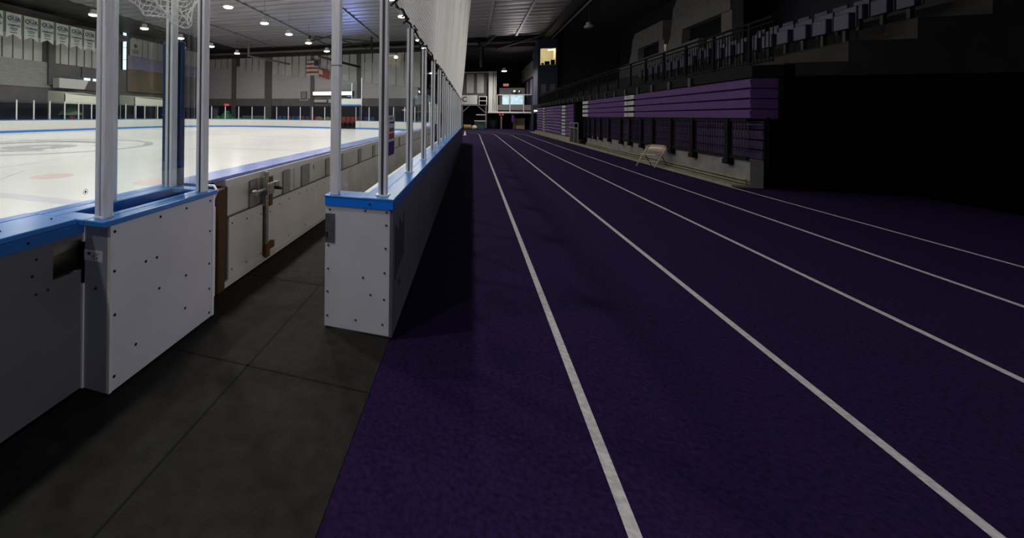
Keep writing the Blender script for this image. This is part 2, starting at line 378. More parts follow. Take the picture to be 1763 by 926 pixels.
one('duct', B(-35.84, -34.9, 27.3, 32.9, 9.15, 9.7), 'column', 'boxy dark duct above the right champions pennants', 'duct')
one('balcony_parapet', MB().prism([(25.7, 3.75), (28.1, 3.75), (28.5, 4.62), (25.7, 4.62)], 'x', -35.68, -34.9), 'white', 'white slanted balcony parapet under the champions pennants', 'parapet')
one('lobby_wall', B(-35.95, -35.8, 28.55, 32.85, 3.75, 4.65).box(-35.95, -35.8, 28.55, 32.85, 4.95, 5.95), 'band', 'grey wall with a lit window slot behind the white parapet', 'wall panel')
for i, (a, b) in enumerate(((28.85, 29.45), (29.8, 30.4))):
    one('lobby_window', B(-35.95, -35.85, a, b, 4.70, 4.93), 'daylight', ['small bright window, nearer the white parapet', 'small bright window half behind the corner post'][i], 'window', 'small lobby windows')
one('mural', B(-35.94, -35.7, 33.75, 41.5, 3.9, 6.39), 'mural', 'long brown painted mural on the far left wall', 'mural')
one('mural_wall', B(-35.92, -35.75, 33.8, 46, 6.4, 7.85), 'purplewall', 'lavender wall strip above the brown mural', 'wall panel')
sl = thing('slit_window', 'tall narrow bright window beside the front aluminium post', 'window', (-35.8, 33.3, 6.2))
for z0, z1 in ((6.25, 7.3), (7.36, 8.6), (8.66, 9.4), (9.46, 10.2)): obj('pane', B(-35.9, -35.8, 33.15, 33.6, z0, z1), 'daylight', sl)
obj('frame', B(-35.95, -35.78, 33.05, 33.14, 6.2, 10.2).box(-35.95, -35.78, 33.61, 33.7, 6.2, 10.2), 'steel', sl)

we = struct('wall_far', B(-36.4, -6.3, 48, 48.4, 0, 2.72), 'navy')
obj('wall_band', B(-36.4, -6.3, 47.95, 48.4, 2.72, 3.72), 'band', we)
obj('wall_face', B(-36.4, -6.3, 47.98, 48.4, 3.72, 8.2), 'block', we)
obj('wall_backing', B(-36.4, -6.3, 48.0, 48.4, 8.2, 10.4), 'groove', we)
obj('wall_header', MB().prism([(-36.4, 9.35), (-36.4, 11), (-6.3, 11), (-6.3, 9.3), (-17.5, 9.55), (-25, 9.95), (-30, 10.15), (-36.4, 10.4)][:0] or [(-36.4, 10.45), (-30, 10.2), (-17.5, 9.7), (-6.3, 9.3), (-6.3, 10.5), (-36.4, 10.55)], 'y', 47.7, 47.98), 'darkroof', we)
for x0, x1 in ((-32.15, -31.5), (-26.95, -25.95), (-20.25, -19.75), (-13.9, -13.4)): obj('wall_column', B(x0, x1, 47.8, 48.05, 0 if x0 < -14 else 3.72, 10.2), 'column', we)
x = -35.9; k = 0
while x < -6.6:
    if not any(a - 0.1 < x + 0.45 < b + 0.45 for a, b in ((-32.15, -31.5), (-26.95, -25.95))):
        zb = 8.05 - 0.105 * (x + 36)
        obj('wall_panel', B(x + 0.04, x + 0.9, 47.86, 47.98, zb, 10.6 - 0.035 * (x + 36)), 'panel', we)
    x += 1.0
struct('wall_return', B(-6.5, -6.1, 48, 66, 0, 9.4), 'band')
struct('wall_back', B(-6.5, 14, 64, 64.4, 0, 9.4), 'navy')

# ------------------------------------------------------------------ far rink boards
fb = thing('far_dasher_boards', 'white dasher boards with blue base band around the far ice', 'rink boards', (-16, RY1, 0.1))
peri = []
ys = [14.0 + 1.165 * k for k in range(16)]
peri += [(RX0, y) for y in ys if y < RY1 - RR - 0.3]
na = 10
peri += [(RX0 + RR - RR * math.cos(R(90 * k / na)), RY1 - RR + RR * math.sin(R(90 * k / na))) for k in range(na + 1)]
xs = [-21.5 + 1.48 * k for k in range(1, 20)]
peri += [(x, RY1) for x in xs if x < -14.4] + [(-14.2, RY1), 'GAP', (-11.5, RY1)]
peri += [(RX1 - RR + RR * math.sin(R(90 * k / na)), RY1 - RR + RR * math.cos(R(90 * k / na))) for k in range(na + 1)]
peri += [(RX1, y) for y in (30.0, 28.6, 27.2, 25.8, 24.4)]
def slab(p, q, z0, z1, t, off=0.0):
    p, q = Vector((*p, 0)), Vector((*q, 0)); d = (q - p).normalized(); n = Vector((-d.y, d.x, 0))   # n points away from the ice
    vs = []
    for z in (z0, z1):
        for o_ in (off, off + t):
            vs += [(p.x + n.x * o_, p.y + n.y * o_, z), (q.x + n.x * o_, q.y + n.y * o_, z)]
    return MB().add(vs, [(0, 1, 3, 2), (4, 6, 7, 5), (0, 4, 5, 1), (2, 3, 7, 6), (0, 2, 6, 4), (1, 5, 7, 3)])
for i in range(len(peri) - 1):
    p, q = peri[i], peri[i + 1]
    if 'GAP' in (p, q): continue
    obj('board_panel', slab(p, q, 0.25, 0.97, 0.10), 'white', fb)
    obj('kick_plate', slab(p, q, 0.10, 0.25, 0.13, -0.03), 'blue', fb)
    obj('cap_rail', slab(p, q, 0.97, 1.03, 0.14, -0.02), 'bluedk', fb)
    obj('glass_pane', slab(p, q, 1.03, 2.42, 0.012, 0.05), 'fglass', fb)
post_far = B(-0.035, 0.035, -0.035, 0.035, 1.03, 2.45).box(-0.045, 0.045, -0.045, 0.045, 1.03, 1.08).mesh('post'); post_far.materials.append(M['white'])
for p in peri:
    if p != 'GAP':
        o = obj('post', post_far, 'white', fb); o.location = (p[0], p[1] + (0.06 if p[1] > 40 else 0), 0)
        if p[0] < -30.9: o.location.x -= 0.06

# gateway in the far boards
gt = thing('ice_gateway', 'dark gateway in far boards under a white header panel', 'gateway', (-12.85, RY1 + 0.6, 0))
obj('header_panel', B(-14.15, -11.45, RY1 + 0.1, RY1 + 0.25, 2.75, 3.38), 'white', gt)
obj('header_trim', B(-14.15, -11.45, RY1 + 0.06, RY1 + 0.27, 2.62, 2.75), 'blue', gt)
obj('header_glass', B(-14.15, -11.45, RY1 + 0.15, RY1 + 0.17, 3.38, 5.0), 'fglass', gt)
for x in (-14.05, -12.5, -11.4): obj('post', B(x - 0.035, x + 0.035, RY1 + 0.1, RY1 + 0.18, 1.0 if x > -11.5 else 3.38, 5.05 if x < -11.5 else 5.6), 'alu', gt)
obj('jamb', B(-11.5, -11.4, RY1, RY1 + 1.2, 0.05, 2.62).box(-14.25, -14.15, RY1, RY1 + 1.2, 0.05, 2.62), 'navy', gt)

def seat(x, y, m, label, group, z=0.0):
    t = thing('arena_seat', label, 'seat', (x, y, z), group)
    obj('backrest', B(x - 0.23, x + 0.23, y + 0.18, y + 0.24, z + 0.55, z + 1.15), m, t)
    obj('seat_pan', B(x - 0.22, x + 0.22, y - 0.2, y + 0.2, z + 0.42, z + 0.5), m, t)
    for s in (-1, 1): obj('leg', B(x + s * 0.2 - 0.02, x + s * 0.2 + 0.02, y - 0.18, y + 0.2, z, z + 0.43), 'steel', t)
struct('floor_riser', B(-23.6, -10, 43.8, 46, -0.02, 0.25), 'navy')
for k in range(4): seat(-14.5 + 0.56 * k, 44.2, 'seatred', f'red arena seat in the far gateway, {ORD[k]} from its left edge', 'seats seen through the gateway', 0.25)
for k in range(3): seat(-12.1 + 0.56 * k, 44.2, 'seatblue', f'{ORD[k]} blue arena seat from left inside the far gateway', 'seats seen through the gateway', 0.25)
n = 0
for k in range(9):
    m = 'seatblue' if k in (0, 1, 3, 4, 6) else 'seatred'
    seat(-23.0 + 0.62 * k, 44.5, m, f'arena seat behind the far glass, {ORD[k]} from left of the row', 'seats behind the far glass', 0.25)
for k in range(3):
    one('folded_mat', MB().prism([(-17.6 + 1.0 * k, 0.0), (-16.7 + 1.0 * k, 0.0), (-16.75 + 1.0 * k, 1.15), (-17.2 + 1.0 * k, 1.4), (-17.55 + 1.0 * k, 1.2)], 'y', 43.2, 43.75), 'crate',
        f'pale folded mat behind the far glass, {ORD[k]} from left', 'mat', 'pale mats behind the far glass', bevel=0.04)

fd = thing('added_blue_floodlight', 'added blue floodlight on the far gateway header, tinting the roof', 'floodlight', (-12.9, 41.35, 3.38))  # added uplight, throws the blue patch onto the silver roof
obj('housing', B(-13.15, -12.65, 41.2, 41.5, 3.42, 3.62), 'steel', fd); obj('lens', B(-13.1, -12.7, 41.22, 41.48, 3.62, 3.64), mat('blue_lens', (0.2, 0.3, 0.9), 0.4, emit=(0.3, 0.4, 1.0), estr=3), fd)
obj('bracket', B(-12.95, -12.85, 41.2, 41.3, 3.36, 3.45), 'steel', fd)
fl_ = bpy.data.lights.new('added_blue_beam', 'SPOT'); fl_.energy = 2600; fl_.spot_size = R(75); fl_.spot_blend = 1.0; fl_.color = (0.28, 0.36, 1.0); fl_.shadow_soft_size = 0.2
fo = bpy.data.objects.new('added_blue_beam', fl_); COL.objects.link(fo); fo.parent = fd; fo.location = (0, 0, 0.34); fo.rotation_euler = (-R(180 - 40), 0, 0)
# display bar, notice, flags, red sign on the far wall
bar = thing('display_board', 'long glowing white display bar on the far wall', 'display board', (-17, 47.6, 4.0))
obj('lit_strip', B(-19.65, -14.4, 47.3, 47.45, 4.12, 4.55), 'tubelit', bar)
obj('case', B(-19.75, -14.3, 47.45, 47.79, 3.95, 4.65), 'steel', bar)
obj('caption_panel', B(-19.6, -17.9, 47.55, 47.7, 3.2, 3.55).box(-17.6, -16.0, 47.55, 47.7, 3.15, 3.6), 'panel', bar)
nt_ = thing('wall_notice', 'framed pale notice hung on far block wall near the display bar', 'notice', (-21.2, 47.9, 3.4))
obj('frame', B(-21.75, -20.6, 47.88, 47.93, 3.45, 4.75), 'panel', nt_)
obj('sheet', B(-21.65, -20.7, 47.85, 47.88, 3.55, 4.65), 'column', nt_)
for k in range(4): obj('text_line', B(-21.5, -20.85 - 0.1 * (k % 2), 47.84, 47.85, 4.45 - 0.22 * k, 4.53 - 0.22 * k), 'panel', nt_)
def wavy_cloth(x0, x1, y, z0, z1, amp=0.05, nx=10, drop=0.0):
    vs = []
    for i in range(nx + 1):
        t = i / nx
        for j, z in enumerate((z0, z1)):
            vs.append((x0 + (x1 - x0) * t, y + amp * math.sin(t * 9), z - drop * t))
    fs = [(2 * i, 2 * i + 2, 2 * i + 3, 2 * i + 1) for i in range(nx)]
    n = len(vs); vs += [(a, b + 0.02, c) for a, b, c in vs]; fs += [tuple(q + n for q in f[::-1]) for f in fs]
    return MB().add(vs, fs)
fl = thing('striped_flag', 'striped flag hanging high on the far wall', 'flag', (-20, 47.5, 6.8))
for k in range(7): obj('stripe', wavy_cloth(-20.7, -19.0, 47.5, 6.7 + 0.27 * k, 6.97 + 0.27 * k), 'redink' if k % 2 else 'white', fl)
obj('rod', MB().tube([(-20.8, 47.5, 8.62), (-18.9, 47.5, 8.62)], 0.03, 6).tube([(-19.8, 47.5, 8.62), (-19.8, 47.84, 8.62)], 0.03, 6), 'tansteel', fl)
obj('canton', wavy_cloth(-19.9, -19.0, 47.46, 7.9, 8.6), 'ink', fl)
f2 = thing('red_flag', 'drooping red and white flag right of the striped flag', 'flag', (-18.2, 47.5, 6.6))
obj('red_field', wavy_cloth(-18.9, -17.5, 47.4, 6.6, 7.6, 0.08, drop=0.5), 'redink', f2)
obj('rod', MB().tube([(-18.95, 47.42, 7.64), (-17.5, 47.42, 7.14)], 0.03, 6).tube([(-18.5, 47.42, 7.5), (-18.5, 47.84, 7.5)], 0.03, 6), 'tansteel', f2)
obj('white_field', wavy_cloth(-18.9, -18.2, 47.36, 6.9, 7.5, 0.06, drop=0.3), 'white', f2)
ex = thing('exit_sign', 'small red sign above the far left boards', 'sign', (-32.7, 47.6, 2.8))
obj('sign_face', B(-33.1, -32.4, 47.5, 47.6, 2.7, 3.0), 'exitred', ex); obj('bracket', B(-32.8, -32.7, 47.55, 48, 3.0, 3.1), 'steel', ex)
# green covered heap behind the far boards
gh = thing('covered_heap', 'bright green covered heap behind the far left boards', 'tarp', (-30, 43.5, 0))
for i, (x, z, r) in enumerate(((-31.3, 0.8, 0.75), (-30.2, 1.1, 0.85), (-29.4, 0.7, 0.7), (-30.4, 1.7, 0.45))):
    mb = MB().lathe([(r * 0.4, -r), (r, -r * 0.5), (r * 0.95, 0.1), (r * 0.6, r * 0.6), (0.05, r * 0.8)], (x, 43.6 + 0.2 * i, z), 10)
    obj('fold', mb, 'greenobj', gh, smooth=True)
for k, (x0, x1, m, l) in enumerate(((-29.0, -24.4, 'greenobj', 'low'), (-28.5, -25.0, 'greyboard', 'grey'))):
    one('stored_board', B(x0, x1, 44.4 + 0.4 * k, 44.6 + 0.4 * k, 0, 1.15 + 0.25 * k), m, ['low green board leaning behind the far glass', 'grey board leaning behind the low green one'][k], 'board')

# penalty box canopies on the left
def canopy(name, label, y0, y1, x0=-33.6, x1=-31.7):
    t = thing(name, label, 'canopy', ((x0 + x1) / 2, (y0 + y1) / 2, 0))
    obj('fascia', MB().prism([(y0, 2.3), (y1, 2.3), (y1, 3.0), (y0 + (y1 - y0) * 0.7, 3.12), (y0, 3.08)], 'x', x1 - 0.06, x1), 'canopy', t)
    obj('roof', MB().add([(x0, y0, 3.3), (x1, y0, 3.08), (x1, y1, 3.0), (x0, y1, 3.3), (x0, y0, 3.36), (x1, y0, 3.14), (x1, y1, 3.06), (x0, y1, 3.36)],
                         [(0, 1, 2, 3), (7, 6, 5, 4), (0, 4, 5, 1), (1, 5, 6, 2), (2, 6, 7, 3), (3, 7, 4, 0)]), 'canopy', t)
    obj('side_panel', MB().prism([(x0, 2.4), (x1, 2.3), (x1, 3.08), (x0, 3.3)], 'y', y0, y0 + 0.05), 'canopy', t)
    for x in (x0 + 0.05, x1 - 0.05):
        for y in (y0 + 0.05, y1 - 0.05): obj('post', B(x - 0.03, x + 0.03, y - 0.03, y + 0.03, 0, 2.4), 'white', t)
canopy('box_canopy', 'cream penalty box canopy left of the front aluminium post', 23.8, 26.9)
canopy('box_canopy', 'cream bench canopy seen between the front and padded posts', 30.8, 35.5)
bt = thing('play_booth', 'small booth with green pointed roof under the left canopy', 'booth', (-33.0, 25.3, 0))
obj('roof', MB().lathe([(0.95, 1.35), (0.55, 1.85), (0.12, 2.2), (0.1, 2.3)], (-33.0, 25.3, 0), 6), 'green', bt)
obj('wall', MB().lathe([(0.7, 0), (0.7, 1.36)], (-33.0, 25.3, 0), 6), 'teal', bt)
obj('door', B(-32.40, -32.34, 24.75, 25.2, 0.1, 1.3), 'seatred', bt)

# pennants on the left wall
bw = text_mesh('OUA', 0.42); cw = text_mesh('CHAMPIONS', 0.21)
bar_p = thing('pennant_rail', 'long thin rail carrying the champions pennants', 'rail', (-33, 22, 9.0))
obj('rail', MB().tube([(-33.03, 17, 9.05), (-33.03, 28.6, 9.0)], 0.03, 6), 'tansteel', bar_p)
obj('backing_cloth', B(-33.05, -33.03, 18.4, 28.5, 7.5, 9.0), 'green', bar_p)
for k in range(7):
    y0 = 19.05 + 1.235 * k; wd = 1.03; ym = y0 + wd / 2
    pl = 'partly hidden by the front post' if k == 6 else ('cut by the left picture edge' if k == 0 else f'{ORD[k]} from left')
    p = thing('champions_pennant', f'white champions pennant with navy lettering, {pl}', 'banner', (-33, ym, 7.2), 'champions pennants')
    ny = 8; vs = []
    for i in range(ny + 1):
        t = i / ny; yy = y0 + wd * t; zb = 7.12 + 0.30 * (1 - abs(2 * t - 1))
        xx = -32.98 + 0.02 * math.sin(t * 8 + k)
        vs += [(xx, yy, zb), (xx, yy, 8.98)]
    fs = [(2 * i, 2 * i + 2, 2 * i + 3, 2 * i + 1) for i in range(ny)]; n = len(vs)
    vs += [(a - 0.02, b, c) for a, b, c in vs]; fs += [tuple(q + n for q in f[::-1]) for f in fs]
    c = obj('cloth', MB().add(vs, fs), 'banner', p)
    ring = MB(); q = []
    for i in range(33):
        a = R(20 + 320 * i / 32); q += [(-32.945, ym + 0.40 * math.cos(a), 8.55 + 0.22 * math.sin(a)), (-32.945, ym + 0.43 * math.cos(a), 8.55 + 0.25 * math.sin(a))]
    obj('logo_ring', ring.add(q, [(2 * i, 2 * i + 1, 2 * i + 3, 2 * i + 2) for i in range(32)]), 'ink', p)
    place_text(bw, (-32.94, ym, 8.55), (0, 1, 0), (0, 0, 1), 'ink', p)
    place_text(cw, (-32.94, ym, 8.05), (0, 0.72, 0), (0, 0, 1), 'ink', p)
    for z, l in ((7.82, 0.28), (7.70, 0.22), (7.50, 0.24)): obj('text_line', B(-32.945, -32.94, ym - l, ym + l, z, z + 0.05), 'ink', p)
mp = thing('leaf_pennant', 'white pennant with a red emblem beside the bright slit window', 'banner', (-35.5, 34.8, 8.0))
obj('cloth', MB().box(-35.85, -35.83, 34.1, 35.6, 7.9, 9.7), 'banner', mp)
obj('emblem', MB().prism([(34.85, 8.75), (35.1, 9.0), (34.85, 9.3), (34.6, 9.0)], 'x', -35.83, -35.81), 'redink', mp)
for z in (8.5, 8.35, 8.2): obj('text_line', B(-35.83, -35.82, 34.4, 35.3, z, z + 0.06), 'ink', mp)

# ------------------------------------------------------------------ hanging lamps over the ice
def make_lamp(label, x, y, z=8.4, on=True, top=10.2, power=None):
    t = thing('high_bay_lamp', label, 'lamp', (x, y, z), 'hanging high bay lamps')
    obj('housing', MB().lathe([(0.16, 0.36), (0.19, 0.34), (0.20, 0.16), (0.30, 0.10), (0.33, 0.0), (0.31, -0.01), (0.28, 0.08), (0.02, 0.1)], (x, y, z), 18), 'lamp', t, smooth=True)
    obj('lens', MB().lathe([(0.295, 0.01), (0.27, -0.05), (0.15, -0.085), (0.01, -0.095)], (x, y, z), 18), 'lens' if on else 'lensoff', t, smooth=True)
    obj('suspension_cable', MB().tube([(x, y, z + 0.35), (x, y, top)], 0.012, 5), 'tansteel', t)
    if on:
        l = bpy.data.lights.new('lamp_light', 'AREA'); l.shape = 'DISK'; l.size = 0.55; l.energy = power or LAMP_W; l.color = (1.0, 0.97, 0.93)
        lo = bpy.data.objects.new('lamp_light', l); COL.objects.link(lo); lo.parent = t; lo.location = (0, 0, -0.12)
    return t
rows = ((-4.63, [40.15, 35.74, 31.3, 26.89, 22.69, 18.2, 13.7, 9.3, 4.9, 0.5, -3.9], 'above the net side of the ice'),
        (-14.9, [39.57, 34.64, 30.44, 26.3, 21.7, 17.3, 12.8, 8.4, 4.0, -0.4], 'in the middle row over the ice'),
        (-25.3, [38.61, 34.02, 29.6, 25.45, 20.97, 16.5, 12.1, 7.7, 3.3], 'in the row nearest the pennants'))
L0 = None
for x, yy, where in rows:  # nearer lamps of each row are unseen, assumed to light the boards
    for k, y in enumerate(yy):
        lab = f'lit lamp {where}, {ORD[k]} from the far wall'
        if L0 is None: L0 = make_lamp(lab, x, y); base = Vector(L0.location)
        else: copy_tree(L0, None, Vector((x, y, 8.4)) - base, lab)
l = make_lamp('lit hanging lamp far down the track in front of the balcony', 3.55, 50.0, 7.0, True, 9.4, 430)
l = make_lamp('unlit hanging lamp above the dark right stand', 7.39 + 0.9, 33.7, 8.4, False, 10.3)

# ------------------------------------------------------------------ near rink boards (seen from the bench side)
XB = -2.13
nb = thing('rink_boards', 'cream rink boards with blue cap along the empty bench walkway', 'rink boards', (-2.3, 12, 0))
obj('cap_rail', B(-2.50, -2.19, 2.76, 24.4, 0.985, 1.015), 'bluelav', nb, bevel=0.006)
obj('cap_seam', B(-2.502, -2.188, 4.10, 4.106, 1.0, 1.0155).box(-2.502, -2.188, 5.4, 5.406, 1.0, 1.0155), 'black', nb)
obj('ice_face', B(-2.50, -2.46, 2.76, 24.4, 0.1, 0.985), 'white', nb)
obj('rail_beam', B(-2.3, XB - 0.03, 3.15, 3.775, 0.915, 0.985).box(-2.3, XB - 0.03, 3.78, 5.17, 0.915, 0.985).box(-2.3, XB - 0.03, 5.175, 24.4, 0.915, 0.985), 'cream', nb)
obj('upper_panel', B(-2.21, -2.175, 3.14, 24.4, 0.6, 0.915), 'creamd', nb)
for y0, y1, m in ((3.15, 3.765, 'creamd'), (3.86, 5.19, 'cream'), (5.195, 6.9, 'cream'), (6.905, 9.4, 'creamd'), (9.405, 14, 'creamd'), (14.005, 24.4, 'creamd')):
    obj('lower_panel', B(-2.2, XB, y0, y1, 0.05, 0.64), m, nb, bevel=0.004)
obj('ledge', B(-2.27, XB - 0.005, 3.15, 24.4, 0.625, 0.643), 'greyboard', nb)
obj('kick_strip', B(-2.16, XB + 0.012, 3.0, 24.4, 0.02, 0.075), 'creamd', nb)
for y0, y1 in ((3.55, 3.70), (4.30, 4.45), (4.84, 5.10), (5.75, 5.9), (6.35, 6.6), (7.6, 7.8), (8.8, 9.0), (10.4, 10.6), (12.2, 12.4), (14.2, 14.4)):
    obj('frame_post', B(-2.19, -2.155, y0, y1, 0.64, 0.925), 'zinc', nb)
for y0, y1 in ((4.62, 4.80), (4.5, 4.6)): obj('stiffener', B(-2.19, -2.165, y0, y1, 0.64, 0.925), 'creamd', nb)
obj('wood_post', B(-2.24, -2.10, 2.95, 3.05, 0.02, 0.93), 'wood', nb, bevel=0.005); obj('wood_post', B(-2.26, -2.14, 3.055, 3.14, 0.02, 0.93), 'wood', nb, bevel=0.005)
scr = MB().lathe([(0.009, 0), (0.009, 0.003), (0.006, 0.006), (0.001, 0.006)], n=8).mesh('screw'); scr.materials.append(M['screw'])
def screw(p, axis, parent, s=1.0):
    o = obj('screw', scr, 'screw', parent)
    o.location = p; o.scale = (s, s, s)
    o.rotation_euler = (0, R(90), 0) if axis == 'x' else (R(90), 0, 0)
for y, z in ((3.2, 0.58), (3.45, 0.56), (3.73, 0.54), (3.2, 0.15), (3.45, 0.13), (3.72, 0.12), (3.93, 0.59), (3.93, 0.52), (3.93, 0.2), (4.15, 0.56), (4.4, 0.57), (4.7, 0.58), (4.95, 0.57), (5.12, 0.56), (4.4, 0.12), (4.9, 0.12), (5.3, 0.57), (5.6, 0.57)):
    screw((XB, y, z), 'x', nb, 0.9)
for y, z in ((5.28, 0.86), (5.29, 0.83)): screw((-2.175, y, z), 'x', nb, 1.4)
# gate hardware
gl = thing('gate_latch', 'weathered steel gate latch with long strap bar on rink boards', 'latch', (-2.12, 3.85, 0.1))
obj('strap_bar', B(XB, -2.105, 3.795, 3.85, 0.09, 0.98), 'zinc', gl, bevel=0.003)
obj('hinge_leg', B(XB, -2.09, 3.76, 3.80, 0.62, 0.93), 'zinc', gl)
obj('latch_body', B(-2.12, -2.06, 3.74, 3.90, 0.74, 0.86), 'zinc', gl, bevel=0.006)
obj('latch_plate', B(-2.12, -2.10, 3.86, 3.93, 0.60, 0.92), 'rust', gl)
obj('top_lug', MB().prism([(3.74, 0.86), (3.80, 0.86), (3.79, 0.93), (3.75, 0.93)], 'x', -2.12, -2.08), 'zinc', gl)
obj('bottom_lug', MB().prism([(3.74, 0.68), (3.80, 0.66), (3.80, 0.74), (3.74, 0.74)], 'x', -2.12, -2.08), 'zinc', gl)
obj('handle', MB().tube([(-2.08, 3.88, 0.80), (-2.03, 3.95, 0.79), (-2.02, 4.0, 0.775)], [0.018, 0.02, 0.014], 8), 'screw', gl, smooth=True)
obj('keeper', B(-2.1, -2.05, 3.90, 4.0, 0.80, 0.86), 'zinc', gl, bevel=0.004)
obj('slide_bolt', MB().tube([(-2.09, 3.52, 0.80), (-2.09, 3.76, 0.80)], 0.016, 8), 'zinc', gl, smooth=True)
obj('bolt_ring', MB().lathe([(0.02, -0.03), (0.034, -0.02), (0.034, 0.02), (0.02, 0.03)], (-2.09, 3.53, 0.80), 10), 'zinc', gl)
obj('foot_bracket', B(XB, -2.09, 3.78, 3.86, 0.06, 0.2).box(XB, -2.09, 3.86, 3.96, 0.13, 0.2), 'rust', gl)
for z in (0.885, 0.82, 0.77, 0.70): screw((-2.06 if 0.74 < z < 0.86 else -2.08, 3.77, z), 'x', gl, 0.8)

# ------------------------------------------------------------------ aluminium glazing post
def post_mb(x, y, w, z0, z1, axis):
    """boxed extrusion with a glazing channel; axis = direction in which the panes run"""
    h = w / 2; mb = MB()
    if axis == 'y':
        mb.box(x - h, x - h * 0.28, y - h, y + h, z0, z1).box(x + h * 0.28, x + h, y - h, y + h, z0, z1).box(x - h * 0.28, x + h * 0.28, y - h * 0.55, y + h * 0.55, z0, z1)
    else:
        mb.box(x - h, x + h, y - h, y - h * 0.28, z0, z1).box(x - h, x + h, y + h * 0.28, y + h, z0, z1).box(x - h * 0.55, x + h * 0.55, y - h * 0.28, y + h * 0.28, z0, z1)
    return mb

# ------------------------------------------------------------------ left shield box
sb = thing('shield_box', 'white boards box with blue cap, aluminium posts and glass at left', 'rink boards', (-2.2, 2.2, 0))
obj('front_panel', B(-1.95, -1.93, 1.735, 2.63, 0.02, 0.965), 'board', sb, bevel=0.003)
obj('corner_strip', B(-1.95, -1.926, 1.715, 1.735, 0.02, 0.965), 'white', sb, bevel=0.003)
obj('edge_trim', B(-1.96, -1.925, 2.63, 2.655, 0.02, 0.965), 'alu', sb, bevel=0.003)
obj('end_strip', B(-1.99, -1.94, 2.655, 2.685, 0.15, 0.86), 'cream', sb)
obj('end_panel', B(-2.115, -1.95, 1.715, 1.73, 0.02, 0.965), 'endgrey', sb)
obj('inner_strip', B(-2.13, -2.115, 1.705, 1.72, 0.02, 0.62).box(-2.13, -2.115, 1.705, 1.72, 0.86, 0.965), 'white', sb)
obj('far_end_panel', B(-2.46, -1.96, 2.66, 2.69, 0.02, 0.965), 'cream', sb)
cap = MB().box(-2.50, -2.29, 1.66, 2.75, 0.965, 1.0).box(-2.06, -1.915, 1.66, 2.68, 0.965, 1.0).box(-2.29, -2.06, 2.60, 2.72, 0.965, 1.0).box(-2.29, -2.06, 1.66, 1.78, 0.965, 1.0)
obj('cap_rail', cap, 'blue', sb, bevel=0.007)
obj('cap_seam', B(-2.0, -1.996, 1.70, 2.66, 0.999, 1.0012).box(-2.40, -2.396, 0.3, 2.7, 0.999, 1.0012), 'black', sb)
obj('trough', B(-2.29, -2.06, 1.78, 2.60, 0.90, 0.915).box(-2.292, -2.285, 1.78, 2.6, 0.9, 0.98).box(-2.065, -2.058, 1.78, 2.6, 0.9, 0.97), 'bluedk', sb)
for x, y, axn in ((-2.01, 1.745, 'y'), (-2.35, 2.095, 'y'), (-1.975, 2.56, 'y'), (-2.352, 2.655, 'y')):
    obj('post', post_mb(x, y, 0.050 if 2 < y < 2.3 else 0.066, 1.0, 2.75, axn), 'alu', sb, bevel=0.004)
    if y > 2: obj('post_gasket', B(x - 0.008, x + 0.008, y - 0.024, y + 0.024, 1.0, 2.75), 'aludark', sb)
obj('post_sleeve', B(-2.045, -1.975, 1.708, 1.782, 0.995, 1.01), 'alu', sb)
obj('glass_pane', B(-2.02, -2.008, 1.78, 2.53, 1.02, 2.75), 'glass', sb)
obj('glass_pane', B(-2.352, -2.340, 2.125, 2.622, 1.02, 2.75), 'glass', sb)
pd = obj('pad', B(-2.49, -2.30, 2.70, 2.757, 1.0, 2.2), 'pad', sb, bevel=0.012)
obj('pad_seam', B(-2.492, -2.298, 2.696, 2.702, 1.58, 1.59), 'bluedk', pd)
for y, z in ((1.745, 0.925), (2.09, 0.925), (2.335, 0.925), (2.60, 0.925), (2.60, 0.69), (1.972, 0.676), (2.062, 0.67), (1.745, 0.70), (2.596, 0.44), (2.336, 0.449), (2.085, 0.462), (2.6, 0.245), (1.75, 0.45), (2.33, 0.22), (1.9, 0.2), (1.75, 0.1), (2.6, 0.06)):
    screw((-1.93, y, z), 'x', sb)
screw((-2.03, 1.715, 0.60), 'y', sb)
hk = obj('cap_hook', MB().tube([(-1.94, 2.66, 0.93), (-1.94, 2.70, 0.985), (-1.97, 2.70, 1.02), (-2.05, 2.70, 1.02)], 0.012, 8), 'alu', sb, smooth=True)
st = obj('sticker', B(-2.118, -1.985, 1.713, 1.715, 0.755, 0.815), 'tag', sb)
place_text(text_mesh('75 r', 0.032), (-2.04, 1.7125, 0.773), (1, 0, 0), (0, 0, 1), 'ink', st)
obj('scribble', B(-2.105, -2.06, 1.7122, 1.7128, 0.793, 0.797).box(-2.055, -2.0, 1.7122, 1.7128, 0.798, 0.801).box(-2.09, -2.07, 1.7122, 1.7128, 0.785, 0.804).box(-2.05, -2.01, 1.7122, 1.7128, 0.789, 0.792), 'ink', st)

# ------------------------------------------------------------------ rink boards left of the box
lb = thing('side_rink_boards', 'dim grey rink boards with blue cap at the left picture edge', 'rink boards', (-2.3, 0.8, 0))
obj('cap_rail', B(-2.50, -2.10, -0.8, 1.655, 0.975, 1.005), 'blue', lb, bevel=0.006)
obj('cap_fascia', B(-2.12, -2.10, -0.8, 1.70, 0.915, 0.975), 'bluedk', lb, bevel=0.004)
hz0, hz1, hy0, hy1 = 0.70, 0.875, 1.545, 1.70
obj('back_panel', B(-2.15, XB, -0.8, hy0, 0.02, 0.915).box(-2.15, XB, hy0, 1.705, 0.02, hz0).box(-2.15, XB, hy0, 1.705, hz1, 0.915), 'greyboard', lb)
obj('ice_face', B(-2.50, -2.46, -0.8, 2.76, 0.1, 0.97), 'white', lb)
obj('inner_brace', MB().bar((-2.3, 1.2, 0.74), (-2.3, 2.1, 0.86), 0.05, 0.05).box(-2.44, -2.42, 1.2, 2.2, 0.6, 0.9), 'curb', lb)
